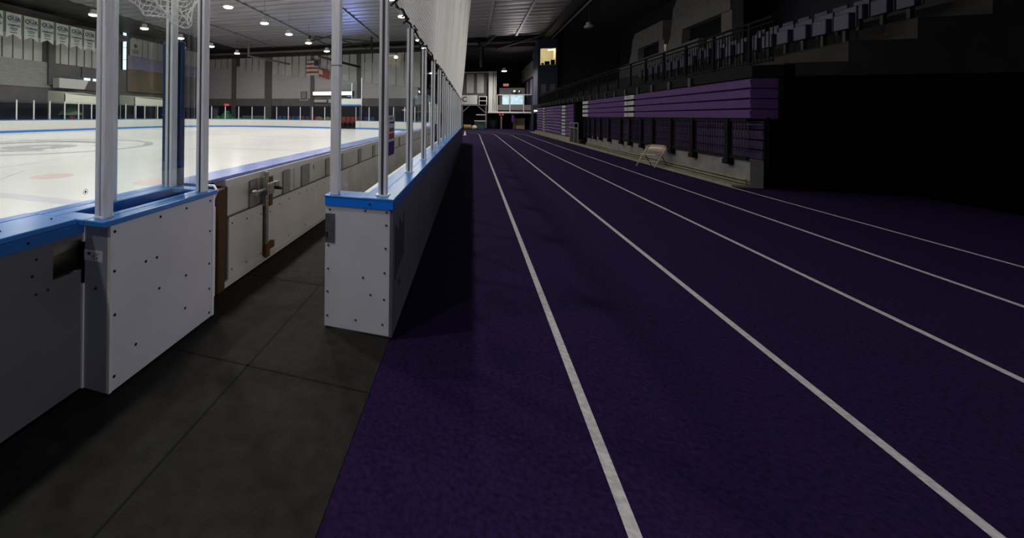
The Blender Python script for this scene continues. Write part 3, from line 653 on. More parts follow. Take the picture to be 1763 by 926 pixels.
obj('glass_pane', B(-2.352, -2.340, -0.8, 2.068, 1.02, 2.75), 'glass', lb)
obj('cap_seam', B(-2.40, -2.396, -0.8, 1.655, 1.004, 1.0062), 'black', lb)
for y in (0.4, 1.0, 1.35, 1.6): screw((-2.22, y, 1.006), 'z', lb, 0.8)
for y, z in ((1.46, 0.84), (1.44, 0.76), (1.46, 0.66), (1.52, 0.66)): screw((XB, y, z), 'x', lb, 0.8)
screw((-2.10, 1.4, 0.945), 'x', lb, 0.8)
o = obj('glass_sticker', disc(0, 0, 0.0145, 0.0175, 0, 24), 'scratch', lb); o.rotation_euler = (0, R(90), 0); o.location = (-2.338, 1.896, 1.095)
o = obj('glass_sticker', disc(0, 0, 0.0, 0.008, 0, 6), 'ink', lb); o.rotation_euler = (0, R(90), 0); o.location = (-2.338, 1.896, 1.095)

# ------------------------------------------------------------------ bench boards along the track
bb = thing('bench_boards', 'long glazed boards with blue cap between track and bench', 'rink boards', (-0.7, 12, 0))
YE = 2.78; YF = 24.5
obj('end_panel', B(-1.045, -0.55, YE, YE + 0.02, 0.02, 0.925), 'boardend', bb, bevel=0.003)
obj('end_edge', B(-1.05, -1.03, YE + 0.02, YE + 0.16, 0.02, 0.925), 'cream', bb)
obj('corner_trim', B(-0.553, -0.53, YE - 0.002, YE + 0.02, 0.02, 0.925), 'outer', bb)
obj('end_fascia', B(-1.045, -0.53, YE - 0.012, YE, 0.925, 0.99), 'bluehi', bb, bevel=0.003)
obj('end_cap', B(-1.055, -0.72, YE - 0.016, YE + 0.2, 0.99, 1.0), 'blue', bb, bevel=0.004)
obj('cap_rail', B(-0.76, -0.525, YE - 0.014, YF, 0.985, 1.003), 'blue', bb, bevel=0.004)
obj('cap_seam', B(-0.655, -0.652, YE, YF, 1.0028, 1.0045), 'black', bb)
obj('cap_fascia', B(-0.54, -0.527, YE, YF, 0.925, 0.985), 'bluedk', bb)
obj('inner_ledge', B(-0.86, -0.76, YE + 0.2, YF, 0.94, 0.955), 'creamd', bb)
obj('inner_panel', B(-0.86, -0.84, YE + 0.2, YF, 0.02, 0.94), 'creamd', bb)
py = [2.9 + 1.29 * k for k in range(17)]
for i in range(16): obj('outer_panel', B(-0.56, -0.53, max(py[i] - (0.1 if i == 0 else 0), YE + 0.021) + 0.004, py[i + 1] - 0.004, 0.02, 0.925), 'outer', bb)
obj('outer_panel', B(-0.56, -0.53, py[16] + 0.004, YF, 0.02, 0.925), 'outer', bb)
obj('strike_plate', B(-1.043, -0.968, YE - 0.006, YE, 0.647, 0.865), 'strike', bb, bevel=0.002)
for z in (0.70, 0.72): screw((-1.03, YE - 0.006, z), 'y', bb, 1.2)
for x, z in ((-1.009, 0.893), (-0.735, 0.905), (-0.576, 0.905), (-0.579, 0.813), (-0.582, 0.647), (-0.588, 0.471), (-1.018, 0.45), (-0.747, 0.417), (-1.018, 0.625), (-1.02, 0.28), (-0.69, 0.30), (-0.59, 0.28), (-1.02, 0.1), (-0.6, 0.1), (-0.8, 0.1)):
    screw((x, YE, z), 'y', bb, 0.85)
for x in (-0.7,): screw((x, YE - 0.012, 0.957), 'y', bb, 0.9)
obj('post', post_mb(-0.985, 2.83, 0.064, 1.0, 2.5, 'x'), 'alu', bb, bevel=0.003)
obj('post_joint', B(-1.02, -0.95, 2.797, 2.863, 1.97, 1.975), 'aludark', bb)
obj('glass_pane', B(-0.955, -0.66, 2.84, 2.852, 1.005, 2.5), 'glass', bb)
pm = post_mb(0, 0, 0.062, 1.0, 2.52, 'y').mesh('post'); gmm = B(-0.007, 0.007, -0.0315, 0.0315, 1.0, 2.52).mesh('post_gasket')
for i, y in enumerate(py):
    o = obj('post', pm, 'alu', bb); o.location = (-0.632, y, 0)
    if i == 0:
        b = o.modifiers.new('bevel', 'BEVEL'); b.width = 0.004; b.segments = 2
    o = obj('post_gasket', gmm, 'aludark', bb); o.location = (-0.632, y, 0)
    if i < 16: obj('glass_pane', B(-0.638, -0.626, y + 0.03, py[i + 1] - 0.03, 1.005, 2.5), 'glass', bb)
    if i < 5: obj('post_foot', B(-0.68, -0.585, y - 0.045, y + 0.045, 1.003, 1.012), 'alu', bb)
obj('far_end', B(-2.1, -0.53, YF, YF + 0.03, 0.02, 1.0), 'outer', bb)
# print on the outer face, seen almost edge-on
pr = MB()
for k in range(7):
    y0 = 2.86 + 0.062 * k
    pr.add([(-0.5292, y0, 0.40 + 0.01 * k), (-0.5292, y0 + 0.030, 0.40 + 0.01 * k), (-0.5292, y0 + 0.030, 0.80 - 0.035 * (k % 3)), (-0.5292, y0, 0.80 - 0.035 * (k % 3))], [(0, 1, 2, 3)])
obj('panel_print', pr, 'black', bb)
place_text(text_mesh('YS', 0.10), (-0.529, 3.06, 0.30), (0, 1, 0), (0, 0, 1), 'black', bb)
# stickers on the panes
o = obj('glass_sticker', disc(0, 0, 0, 0.018, 0, 16), 'tag', bb); o.rotation_euler = (R(90), 0, 0); o.location = (-0.905, 2.838, 1.077)
ps = obj('pane_poster', B(-0.625, -0.6245, 3.04, 3.30, 1.28, 1.60), 'tag', bb)
obj('poster_print', B(-0.6243, -0.6240, 3.05, 3.29, 1.28, 1.39), 'purple', ps)
obj('poster_print', B(-0.6243, -0.6240, 3.06, 3.28, 1.41, 1.455).box(-0.6243, -0.6240, 3.08, 3.26, 1.47, 1.50), 'redink', ps)
obj('poster_print', B(-0.6243, -0.6240, 3.08, 3.28, 1.535, 1.55).box(-0.6243, -0.6240, 3.08, 3.22, 1.57, 1.58), 'ink', ps)

# ------------------------------------------------------------------ safety net above the bench boards
def net_x(z, y): return -0.64 + max(0, z - 2.55) * 0.088 + 0.02 * math.sin(y * 1.7 + z)
nm = MB(); cell = 0.045; rad = 0.0027; ZT = 9.6
def cord(path, r=rad):
    nm.tube(path, r, 3, cap=False)
y = -2.0
while y < 24.5:
    cord([(net_x(z, y), y + 0.01 * math.sin(z * 9 + y * 3), z) for z in [2.55 + (ZT - 2.55) * i / 10 for i in range(11)]]); y += cell
z = 2.55
while z < ZT:
    cord([(net_x(z, yy), yy, z + 0.008 * math.sin(yy * 11)) for yy in [-2.0 + 26.5 * i / 48 for i in range(49)]]); z += cell
one('safety_net', nm, 'net', 'tall white safety net rising from the glazed bench boards', 'net')
rp = MB(); rs = random.Random(5)
rp.tube([(-0.63 + rs.uniform(-0.015, 0.015), 2.9 + 21.6 * i / 120, 2.56 + rs.uniform(-0.03, 0.03)) for i in range(121)], 0.012, 5)
rpo = one('net_rope', rp, 'rope', 'black rope lacing the net to the post tops', 'rope')
for i in range(34):
    yy = 3.2 + 0.62 * i; zz = 2.55 + rs.uniform(-0.02, 0.02)
    obj('lacing_knot', MB().tube([(-0.65, yy, zz - 0.05), (-0.60, yy + 0.03, zz), (-0.64, yy + 0.06, zz + 0.06), (-0.66, yy + 0.02, zz + 0.02)], 0.011, 5), 'rope', rpo)
# slack end of another net hanging above the shield box
hn = MB(); low = [(2.06, 2.36), (2.13, 2.328), (2.194, 2.297), (2.299, 2.296), (2.442, 2.312), (2.503, 2.30), (2.56, 2.285), (2.60, 2.275), (2.666, 2.30), (2.714, 2.41), (2.784, 2.53), (2.83, 2.6)]
def lowz(y):
    for (a, za), (b, zb) in zip(low, low[1:]):
        if a <= y <= b: return za + (zb - za) * (y - a) / (b - a)
    return 3
rs = random.Random(2)
def hp(i, j):
    rr = random.Random(i * 77 + j)
    yy = 2.07 + 0.036 * i; return (-2.2 + 0.03 * math.sin(i * 0.9 + j) + rr.uniform(-0.01, 0.01), yy + rr.uniform(-0.009, 0.009) + 0.02 * math.sin(j * 0.8), lowz(yy) + 0.034 * j + rr.uniform(-0.008, 0.008))
for i in range(21):
    for j in range(14):
        p, a, b = hp(i, j), hp(i + 1, j), hp(i, j + 1)
        if i < 20:
            mid = ((p[0] + a[0]) / 2, (p[1] + a[1]) / 2, (p[2] + a[2]) / 2 - 0.006); hn.tube([p, mid, a], 0.0034, 4, False)
        if j < 13: hn.tube([p, b], 0.0034, 4, False)
hn.tube([hp(i, 0) for i in range(21)], 0.0045, 4)
one('slack_net', hn, 'net', 'slack white net end drooping above the left glass box', 'net')

# ------------------------------------------------------------------ right side: kerb, low wall, bleachers
XS = 6.2; YN = 11.6
ws = struct('wall_stand', B(XS, XS + 0.25, YN, 25.3, 0, 0.64), 'concrete')
struct('trim_1', B(5.86, XS, YN, 46, 0, 0.05), 'curb')
for x, z in ((6.13, 0.10), (6.12, 0.18)): one('wall_pipe', MB().tube([(x, YN, z), (x, 25.2, z)], 0.02, 6), 'curb', ['lower thin pipe along the foot of the grey stand wall', 'upper thin pipe along the foot of the grey stand wall'][int(z > 0.15)], 'pipe')
def bleacher(label, y0, y1, z0, rows, m='purple', x=XS, h=0.24):
    t = thing('bleacher_section', label, 'bleacher', (x + 0.3, (y0 + y1) / 2, z0), 'folded purple bleachers')
    pm_ = MB().prism([(x + 0.03, 0.012), (x, 0.03), (x - 0.02, h - 0.05), (x + 0.02, h - 0.012), (x + 0.5, h - 0.012), (x + 0.5, 0.012)], 'y', y0, y1).mesh('row_panel')
    for k in range(rows):
        o = obj('row_panel', pm_, m, t); o.location.z = z0 + h * k
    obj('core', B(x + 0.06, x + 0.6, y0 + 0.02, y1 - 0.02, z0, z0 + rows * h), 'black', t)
    return t
bleacher('long folded purple bleacher above the folding chair', YN, 18.45, 1.60, 4)
bleacher('folded purple bleacher between the two columns of grey step plates', 19.62, 24.95, 1.60, 4)
bleacher('folded purple bleacher just beyond the dark stair opening', 28.52, 30.5, 0.30, 9)
bleacher('tall folded purple bleacher in the middle of the far stand', 32.1, 38.8, 0.30, 9)
bleacher('short folded purple bleacher at the far end of the stand', 39.9, 43.4, 0.30, 9)
lt = text_mesh('C', 0.20); lt2 = text_mesh('>', 0.14)
def plates(label, y0, y1, z0, rows, letter=False, h=0.24, ph=0.16):
    t = thing('step_plates', label, 'step plates', (XS, (y0 + y1) / 2, z0), 'columns of aisle step plates')
    obj('riser', B(XS + 0.10, XS + 0.5, y0, y1, z0, z0 + rows * h), 'black', t)
    for k in range(rows):
        p = obj('plate', B(XS - 0.03, XS + 0.12, y0 + 0.04, y1 - 0.04, z0 + h * k + 0.05, z0 + h * k + 0.05 + ph), 'plate', t)
        if letter:
            ym = (y0 + y1) / 2
            place_text(lt, (XS - 0.035, ym + 0.12, z0 + h * k + 0.05 + ph / 2), (0, -1.6, 0), (0, 0, 0.8), 'ink', p)
            place_text(lt2, (XS - 0.035, ym - 0.15, z0 + h * k + 0.05 + ph / 2), (0, -1.4, 0), (0, 0, 0.8), 'ink', p)
plates('column of grey step plates with dark lettering on the near stand', 18.5, 19.58, 1.60, 4, True)
plates('column of grey step plates beside the dark stair opening', 25.05, 26.25, 1.60, 4)
plates('tall column of grey step plates near the stair opening', 30.7, 31.9, 0.30, 9)
plates('tall column of grey step plates at the far end of the stand', 38.95, 39.75, 0.30, 9)
# guard in front of the lower rows
lg = thing('lower_guard', 'black picket guard below the near purple bleachers', 'railing', (6.15, 18, 0.6))
for k in range(4):
    obj('backing_slat', B(6.42, 6.46, YN, 18.45, 0.66 + 0.235 * k, 0.86 + 0.235 * k), 'purpled', lg)  # bleacher rows carry on here, recess shade put into the darker purple
    obj('backing_slat', B(6.42, 6.46, 19.6, 25.3, 0.66 + 0.235 * k, 0.86 + 0.235 * k), 'purpled', lg)
obj('backing_wall', B(6.5, 6.55, YN, 25.4, 0.5, 1.65), 'black', lg)
for z in (0.68, 1.57): obj('rail', B(6.12, 6.18, YN, 25.4, z - 0.035, z + 0.035), 'black', lg)
for z in (0.98, 1.27): obj('mid_rail', B(6.17, 6.19, YN, 25.4, z - 0.012, z + 0.012), 'purpled', lg)
for y in (12.3, 13.95, 15.25, 16.6, 17.6, 18.75, 19.75, 21.3, 22.6, 23.6, 24.5, 25.3):
    obj('post', B(6.08, 6.20, y - 0.07, y + 0.07, 0.58, 1.60).box(6.06, 6.22, y - 0.11, y + 0.11, 0.48, 0.60), 'black', lg)
pk = MB(); y = YN
while y < 25.3: pk.box(6.145, 6.16, y, y + 0.016, 0.68, 1.57); y += 0.11
obj('pickets', pk, 'purpled', lg, kind='stuff')
gp = thing('letter_plates', 'column of dim lettered plates below the near step plates', 'step plates', (6.3, 19, 0.7))
for k in range(3):
    p = obj('plate', B(6.22, 6.28, 18.75, 19.35, 0.76 + 0.24 * k, 0.90 + 0.24 * k), 'concrete', gp)
    place_text(text_mesh('B' if k == 0 else 'C', 0.18), (6.215, 19.05, 0.83 + 0.24 * k), (0, -1.6, 0), (0, 0, 0.8), 'ink', p)
# stair opening
so = thing('stair_opening', 'dark stair opening with grey hand rails in the right stand', 'stairway', (6.6, 27.3, 0))
obj('recess', B(8.2, 8.3, 26.2, 28.5, 0, 2.7).box(6.25, 8.3, 26.25, 26.32, 0, 2.6).box(6.25, 8.3, 28.42, 28.5, 0, 2.6), 'black', so)
for k in range(4): obj('step', B(6.5 + 0.3 * k, 8.2, 26.32, 28.42, 0, 0.2 * (k + 1)), 'band', so)
for z in (0.95, 1.25): obj('hand_rail', MB().tube([(5.98, 26.3, z), (5.98, 28.3, z + 0.02), (6.2, 28.42, z + 0.03)], 0.025, 6), 'zinc', so, smooth=True)
for y in (26.32, 27.3, 28.4): obj('rail_post', MB().tube([(5.98, y, 0.05), (5.98, y, 1.27)], 0.025, 6), 'zinc', so)
obj('screen', B(6.02, 6.04, 26.4, 28.3, 0.1, 0.9), 'steel', so)
for k, (y0, y1) in enumerate(((28.5, 43.4),)): struct('trim_2', B(6.0, 6.3, y0, y1, 0, 0.28), 'curb')
struct('trim_3', B(XS + 0.02, XS + 0.8, YN, 46, 2.58, 2.86), 'black')
br = MB(); 
for k in range(22): br.box(6.16, 6.24, 14.2 + 1.3 * k, 14.35 + 1.3 * k, 2.55, 2.80)
obj('bracket', br, 'steel', bpy.data.objects['trim_3'])
# upper rail
ur = thing('upper_railing', 'long black railing along the front of the upper stand', 'railing', (6.6, 28, 2.86))
for z, r in ((3.98, 0.035), (3.86, 0.025), (2.98, 0.025)): obj('rail', MB().tube([(6.6, YN, z), (6.6, 46, z - 0.1)], r, 6), 'black', ur)
y = 12.4
while y < 46: obj('post', B(6.57, 6.63, y - 0.03, y + 0.03, 2.86, 3.97), 'black', ur); y += 1.55
pk = MB(); y = YN
while y < 46: pk.box(6.592, 6.608, y, y + 0.014, 2.95, 3.85); y += 0.13
obj('pickets', pk, 'black', ur, kind='stuff')
one('paper_cup', MB().lathe([(0.035, 0), (0.05, 0.14), (0.05, 0.25), (0.01, 0.25)], (6.6, 16.9, 4.0), 12), 'beige', 'pale cup standing on the upper railing', 'cup')
# upper terrace
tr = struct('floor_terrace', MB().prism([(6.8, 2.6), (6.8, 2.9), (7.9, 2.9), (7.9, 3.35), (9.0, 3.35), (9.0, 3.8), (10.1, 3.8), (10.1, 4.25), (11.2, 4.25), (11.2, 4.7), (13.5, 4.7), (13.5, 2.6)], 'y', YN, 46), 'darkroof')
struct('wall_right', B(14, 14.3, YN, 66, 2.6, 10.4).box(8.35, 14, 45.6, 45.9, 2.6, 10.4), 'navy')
one('stand_parapet', MB().add([(11.6, 26, 4.7), (11.9, 26, 4.7), (11.9, 38.1, 4.7), (11.6, 38.1, 4.7), (11.6, 26, 5.95), (11.9, 26, 5.95), (11.9, 38.1, 5.8), (11.6, 38.1, 5.8)],
    [(0, 3, 2, 1), (4, 5, 6, 7), (0, 1, 5, 4), (1, 2, 6, 5), (2, 3, 7, 6), (3, 0, 4, 7)]), 'concrete', 'sloping concrete parapet behind the upper railing', 'parapet')
sp = thing('arena_seat', 'x', 'seat', (8.3, 12.4, 3.35), 'dark seats of the upper stand')
obj('backrest', B(8.42, 8.47, 12.18, 12.62, 3.75, 4.25), 'seatnavy', sp, bevel=0.02); obj('seat_pan', B(8.30, 8.42, 12.2, 12.6, 3.72, 4.1), 'seatnavy', sp, bevel=0.02)
obj('pedestal', B(8.36, 8.44, 12.36, 12.44, 3.35, 3.8), 'steel', sp)
for r_, (dx, dz, nme) in enumerate(((0, 0, 'front'), (1.1, 0.45, 'middle'))):
    for k in range(18):
        lab = f'dark blue seat, {nme} row of upper stand, {ORD[k]} from its near end'
        if r_ == 0 and k == 0: sp['label'] = lab
        else: copy_tree(sp, None, (dx, 0.62 * k + (1.2 if k > 8 else 0), dz), lab)
def pier(label, y0, y1, zl, zt):
    """concrete pier with raking near edge and a window opening; y0 far side, y1 near side"""
    t = thing('concrete_pier', label, 'pier', (12, (y0 + y1) / 2, 4.7))
    d = y0 - y1
    obj('leg', MB().prism([(y0, 4.7), (y0 - 0.32 * d, 4.7), (y0 - 0.36 * d, zl), (y0 - 0.14 * d, zl), (y0 - 0.06 * d, zl - 0.6)], 'x', 12, 12.5), 'concrete', t)
    obj('leg', MB().prism([(y1 + 0.04 * d, 4.7), (y1 - 0.10 * d, 4.7), (y1 - 0.10 * d, zl), (y1 + 0.04 * d, zl)], 'x', 12.05, 12.5), 'concrete', t)
    obj('header', MB().prism([(y0 - 0.14 * d, zl), (y1 - 0.10 * d, zl), (y1 - 0.10 * d, zt), (y0 - 0.26 * d, zt), (y0 - 0.18 * d, zt - 0.5)], 'x', 11.97, 12.5), 'concrete', t)
    obj('sill', B(12, 12.5, y1, y0 - 0.3 * d, 4.7, 5.9), 'concrete', t)
    obj('opening_back', B(12.4, 12.45, y1, y0 - 0.3 * d, 5.9, zl), 'black', t)
pier('farther concrete pier with dark opening above the upper stand', 37.3, 31.7, 6.85, 8.1)
pier('concrete pier with dark opening at the right picture edge', 30.9, 24.6, 6.95, 8.9)
# booth with the lit window: its front faces the camera end of the hall
bo = thing('control_booth', 'navy control booth with a lit window above the far stand', 'booth', (8.0, 45, 2.9))
BX0, BX1, BY = 6.45, 8.32, 45.0
WX0, WX1, WZ0, WZ1 = 6.68, 8.12, 7.02, 8.70
obj('wall', B(BX0, BX1, BY, BY + 0.15, 2.9, WZ0).box(BX0, BX1, BY, BY + 0.15, WZ1, 9.66).box(BX0, WX0, BY, BY + 0.15, WZ0, WZ1).box(WX1, BX1, BY, BY + 0.15, WZ0, WZ1)
    .box(BX0, BX0 + 0.1, BY + 0.15, 48.2, 2.9, 9.66), 'navy2', bo)
obj('room', B(WX0 - 0.1, BX1, 48, 48.1, 6.5, 9.2).box(BX1 - 0.05, BX1, BY + 0.15, 48, 6.5, 9.2).box(BX0 + 0.1, BX0 + 0.15, BY + 0.15, 48, 6.5, 9.2).box(BX0 + 0.1, BX1, BY + 0.15, 48, 9.2, 9.25).box(BX0 + 0.1, BX1, BY + 0.15, 48, 6.45, 6.5), 'roomlit', bo)
obj('window_frame', B(WX0 - 0.05, WX0, BY - 0.03, BY + 0.1, WZ0 - 0.05, WZ1 + 0.05).box(WX1, WX1 + 0.05, BY - 0.03, BY + 0.1, WZ0 - 0.05, WZ1 + 0.05).box(WX0, WX1, BY - 0.03, BY + 0.1, WZ0 - 0.06, WZ0), 'zinc', bo)
obj('window_pane', B(WX0, WX1, BY + 0.06, BY + 0.07, WZ0, WZ1), 'fglass', bo)
obj('ceiling_tube', B(7.55, 8.15, 45.9, 46.05, 8.62, 8.72), 'tubelit', bo)
for x0, x1, z in ((6.85, 7.05, 7.25), (7.15, 7.6, 7.4), (7.72, 8.1, 7.55)): obj('monitor', B(x0, x1, BY + 0.3, BY + 0.4, 6.5, z), 'black', bo)
for x0, x1 in ((6.8, 7.25), (7.6, 8.1)): obj('lower_window', B(x0, x1, BY - 0.02, BY, 4.1, 5.0), 'band', bo)
ll = bpy.data.lights.new('booth_light', 'POINT'); ll.energy = 42; ll.shadow_soft_size = 0.2; ll.color = (1, 0.93, 0.74)
lo = bpy.data.objects.new('booth_light', ll); COL.objects.link(lo); lo.parent = bo; lo.location = (-0.6, 1.2, 5.6)

# folding chair
def folding_chair():
    t = thing('folding_chair', 'beige metal folding chair at the track edge by the low grey wall', 'chair', (5.68, 15.5, 0))
    ang = math.atan2(-0.48, 0.40); ux, uy = math.cos(ang), math.sin(ang)           # width direction
    fx, fy = -0.83, -0.55                                                           # forward
    n_ = math.hypot(fx, fy); fx /= n_; fy /= n_
    def P(a, b, z): return (5.70 + ux * a * 1.2 + fx * b, 15.5 + uy * a * 1.2 + fy * b, z * 0.89)
    for s in (-1, 1):
        obj('front_leg', MB().tube([P(s * 0.23, 0.30, 0), P(s * 0.235, 0.0, 0.42), P(s * 0.235, -0.20, 0.70), P(s * 0.21, -0.235, 0.765)], 0.015, 8), 'beige', t, smooth=True)
        obj('rear_leg', MB().tube([P(s * 0.20, -0.33, 0), P(s * 0.21, -0.05, 0.42)], 0.013, 8), 'chairdk', t, smooth=True)
    obj('top_tube', MB().tube([P(-0.21, -0.235, 0.765), P(-0.14, -0.245, 0.79), P(0.14, -0.245, 0.79), P(0.21, -0.235, 0.765)], 0.015, 8), 'beige', t, smooth=True)
    vs = []
    for i in range(9):
        a = -0.22 + 0.44 * i / 8; c = 0.035 * (1 - (a / 0.22) ** 2)
        vs += [P(a, -0.13 - c, 0.54), P(a, -0.225 - c, 0.80 - 0.12 * abs(a / 0.22) ** 4), P(a, -0.142 - c, 0.54), P(a, -0.237 - c, 0.80 - 0.12 * abs(a / 0.22) ** 4)]
    obj('backrest', MB().add(vs, [f for i in range(8) for f in ((4 * i, 4 * i + 4, 4 * i + 5, 4 * i + 1), (4 * i + 2, 4 * i + 3, 4 * i + 7, 4 * i + 6), (4 * i + 1, 4 * i + 5, 4 * i + 7, 4 * i + 3), (4 * i, 4 * i + 2, 4 * i + 6, 4 * i + 4))]), 'beige', t, smooth=True)
    sv = [P(a, b, z) for z in (0.435, 0.46) for a, b in ((-0.21, 0.20), (0.21, 0.20), (0.20, -0.16), (-0.20, -0.16))]
    obj('seat', MB().add(sv, [(0, 1, 2, 3), (4, 7, 6, 5), (0, 4, 5, 1), (1, 5, 6, 2), (2, 6, 7, 3), (3, 7, 4, 0)]), 'beige', t, bevel=0.01)
    obj('cross_bar', MB().tube([P(-0.225, 0.16, 0.2), P(0.225, 0.16, 0.2)], 0.009, 6), 'beige', t)
    obj('cross_bar', MB().tube([P(-0.2, -0.22, 0.17), P(0.2, -0.22, 0.17)], 0.009, 6), 'chairdk', t)
folding_chair()

# ------------------------------------------------------------------ far end of the hall, beyond the track bend
YB = 54.0
wp = thing('panelled_partition', 'grey framed partition with two tall pale panels at far end', 'partition', (0, YB + 0.6, 4.2))
obj('frame', B(-2.6, 2.05, YB + 0.5, YB + 0.6, 4.1, 7.4), 'column', wp)
for x0, x1 in ((-0.75, 0.15), (0.55, 1.4)): obj('panel', B(x0, x1, YB + 0.42, YB + 0.5, 4.65, 7.15), 'panel', wp)
obj('top_rail', B(-2.6, 2.1, YB + 0.38, YB + 0.5, 7.3, 7.45), 'white', wp)
cl = thing('white_column', 'white ribbed column left of the far balcony', 'column', (2.4, YB, 2.1))
for x0, x1 in ((1.98, 2.5), (2.58, 2.72), (2.8, 2.92)): obj('rib', B(x0, x1, YB - 0.1, YB + 0.3, 2.1, 7.42), 'white', cl)
bc = thing('far_balcony', 'white edged balcony with glass front at the far end', 'balcony', (5, YB, 2))
obj('slab', B(1.9, 7.85, YB - 0.3, 60, 2.05, 2.25), 'white', bc)
obj('soffit', B(1.9, 7.85, YB, 60, 1.95, 2.05), 'navy', bc)
obj('parapet', B(3.05, 7.8, YB - 0.1, YB, 2.42, 3.1), 'band', bc)
obj('slab_shadow_gap', B(3.05, 7.8, YB, YB + 0.05, 2.25, 2.42), 'black', bc)
for x in (3.05, 4.55, 6.15, 7.75): obj('post', B(x - 0.04, x + 0.04, YB - 0.16, YB - 0.1, 2.25, 4.4), 'white', bc)
obj('top_rail', B(3.05, 7.8, YB - 0.16, YB - 0.1, 4.34, 4.42), 'white', bc)
obj('glass_pane', B(3.1, 7.75, YB - 0.11, YB - 0.10, 3.1, 4.34), 'fglass', bc)
for i, (x0, x1) in enumerate(((3.65, 4.48), (4.64, 6.1))):
    d = thing('lit_picture', ['narrow glowing picture panel on the far balcony', 'wide glowing picture panel on the far balcony'][i], 'display', ((x0 + x1) / 2, YB + 0.2, 3.1))
    obj('picture', B(x0, x1, YB + 0.15, YB + 0.2, 3.15, 4.32), 'screen', d)
    obj('frame', B(x0 - 0.05, x1 + 0.05, YB + 0.2, YB + 0.25, 3.1, 4.37), 'steel', d)
pt = thing('potted_shrub', 'dark shrub standing behind the wide glowing picture', 'plant', (5.5, 55.2, 2.25))
obj('pot', MB().lathe([(0.3, 0), (0.4, 0.6), (0.3, 0.6)], (5.5, 55.2, 2.25), 12), 'teal', pt)
rs = random.Random(9); lf = MB()
for k in range(160):
    a, b, r_ = rs.uniform(0, 6.28), rs.uniform(-0.6, 1.5), rs.uniform(0.3, 1.0)
    c = Vector((5.5 + r_ * math.cos(a) * math.cos(b) * 0.9, 55.2 + r_ * math.sin(a) * math.cos(b) * 0.9, 4.0 + r_ * math.sin(b)))
    u = Vector((rs.uniform(-1, 1), rs.uniform(-1, 1), rs.uniform(-1, 1))).normalized() * 0.16; v = u.orthogonal().normalized() * 0.08
    lf.add([c - u, c + v, c + u, c - v], [(0, 1, 2, 3)])
obj('foliage', lf, 'plant', pt, kind='stuff'); obj('stem', MB().tube([(5.5, 55.2, 2.8), (5.5, 55.2, 4.0)], 0.05, 6), 'crate', pt)
for x, z in ((5.35, 5.0), (5.9, 4.95)): one('small_spotlight', MB().lathe([(0.02, -0.1), (0.12, -0.05), (0.12, 0.08), (0.04, 0.14)], (x, 57, z), 10), 'tubelit', ['left tiny bright lamp above the balcony shrub', 'right tiny bright lamp above the balcony shrub'][int(x > 5.5)], 'lamp')
for k, x in enumerate((5.35, 5.9)):  # beams added at the tiny lamps to brighten the right-hand roof
    sl_ = bpy.data.lights.new('added_roof_beam', 'SPOT'); sl_.energy = 250; sl_.spot_size = R(46); sl_.spot_blend = 1.0; sl_.color = (1.0, 0.86, 0.86); sl_.shadow_soft_size = 0.15
    so_ = bpy.data.objects.new('added_roof_beam', sl_); COL.objects.link(so_); so_.parent = bpy.data.objects['small_spotlight' if k == 0 else 'small_spotlight.001']
    so_.location = (x, 56.8, 5.0)
    so_.rotation_mode = 'QUATERNION'; so_.rotation_quaternion = Vector((-2.6, -19.0, 5.6)).to_track_quat('-Z', 'Y')
for x in (5.35, 5.9): obj('hanger', MB().tube([(x, 57, 5.05), (x, 57, 9.3)], 0.012, 5), 'steel', bpy.data.objects['small_spotlight' if x < 5.5 else 'small_spotlight.001'])
one('back_cabinet', B(3.6, 6.85, 59, 59.4, 2.25, 5.6), 'panel', 'pale cabinet wall at the back of the far balcony', 'cabinet')
e2 = thing('exit_sign', 'pale red lit sign above the back of the far balcony', 'sign', (4.4, 58.5, 5.7))
obj('sign_face', B(4.05, 4.75, 58.4, 58.5, 5.8, 6.15), 'exitpale', e2); obj('hanger', MB().tube([(4.4, 58.45, 6.15), (4.4, 58.45, 9.3)], 0.02, 5), 'steel', e2)
e3 = thing('exit_sign', 'small glowing red sign under the far balcony', 'sign', (3.6, 54.4, 1.8))
obj('sign_face', B(3.3, 3.85, 54.2, 54.3, 1.98 - 0.2, 1.98), 'exitred', e3); obj('hanger', B(3.5, 3.6, 54.2, 54.3, 1.93, 2.0), 'steel', e3)
tb = thing('tube_light', 'short bright tube light at the right end of the balcony edge', 'lamp', (7.5, 53.6, 2.2))
obj('tube', B(7.3, 7.8, 53.5, 53.6, 2.27, 2.45), 'tubelit', tb); obj('mount', B(7.4, 7.7, 53.6, 53.7, 2.2, 2.4), 'steel', tb)
for i, (x, m_) in enumerate(((3.55, 'tansteel'), (7.55, 'concrete'))):
    one('balcony_pillar', B(x - (0.08 if i == 0 else 0.25), x + (0.08 if i == 0 else 0.25), YB, YB + 0.2, 0, 1.96), m_, ['thin dark pillar under the left half of far balcony', 'pale pillar under the right end of far balcony'][i], 'pillar')
one('wall_under_balcony', B(2, 7.4, 57.5, 57.7, 0, 1.95), 'navy', 'dark wall set back beneath the far balcony', 'wall panel')
ct = thing('wooden_crate', 'pale wooden slatted crate under the far balcony', 'crate', (5.75, 55.4, 0))
for k in range(7): obj('slat', B(5.1, 6.4, 54.9, 54.95, 0.05 + 0.2 * k, 0.21 + 0.2 * k), 'crate', ct)
for x in (5.12, 6.38): obj('post', B(x - 0.05, x + 0.05, 54.95, 55.9, 0, 1.45), 'crate', ct)
obj('back', B(5.1, 6.4, 55.85, 55.9, 0, 1.4), 'crate', ct)
one('purple_curtain', wavy_cloth(4.75, 5.05, 53.9, 0.9, 1.95, 0.05), 'purple', 'narrow purple curtain hanging under the far balcony', 'curtain')
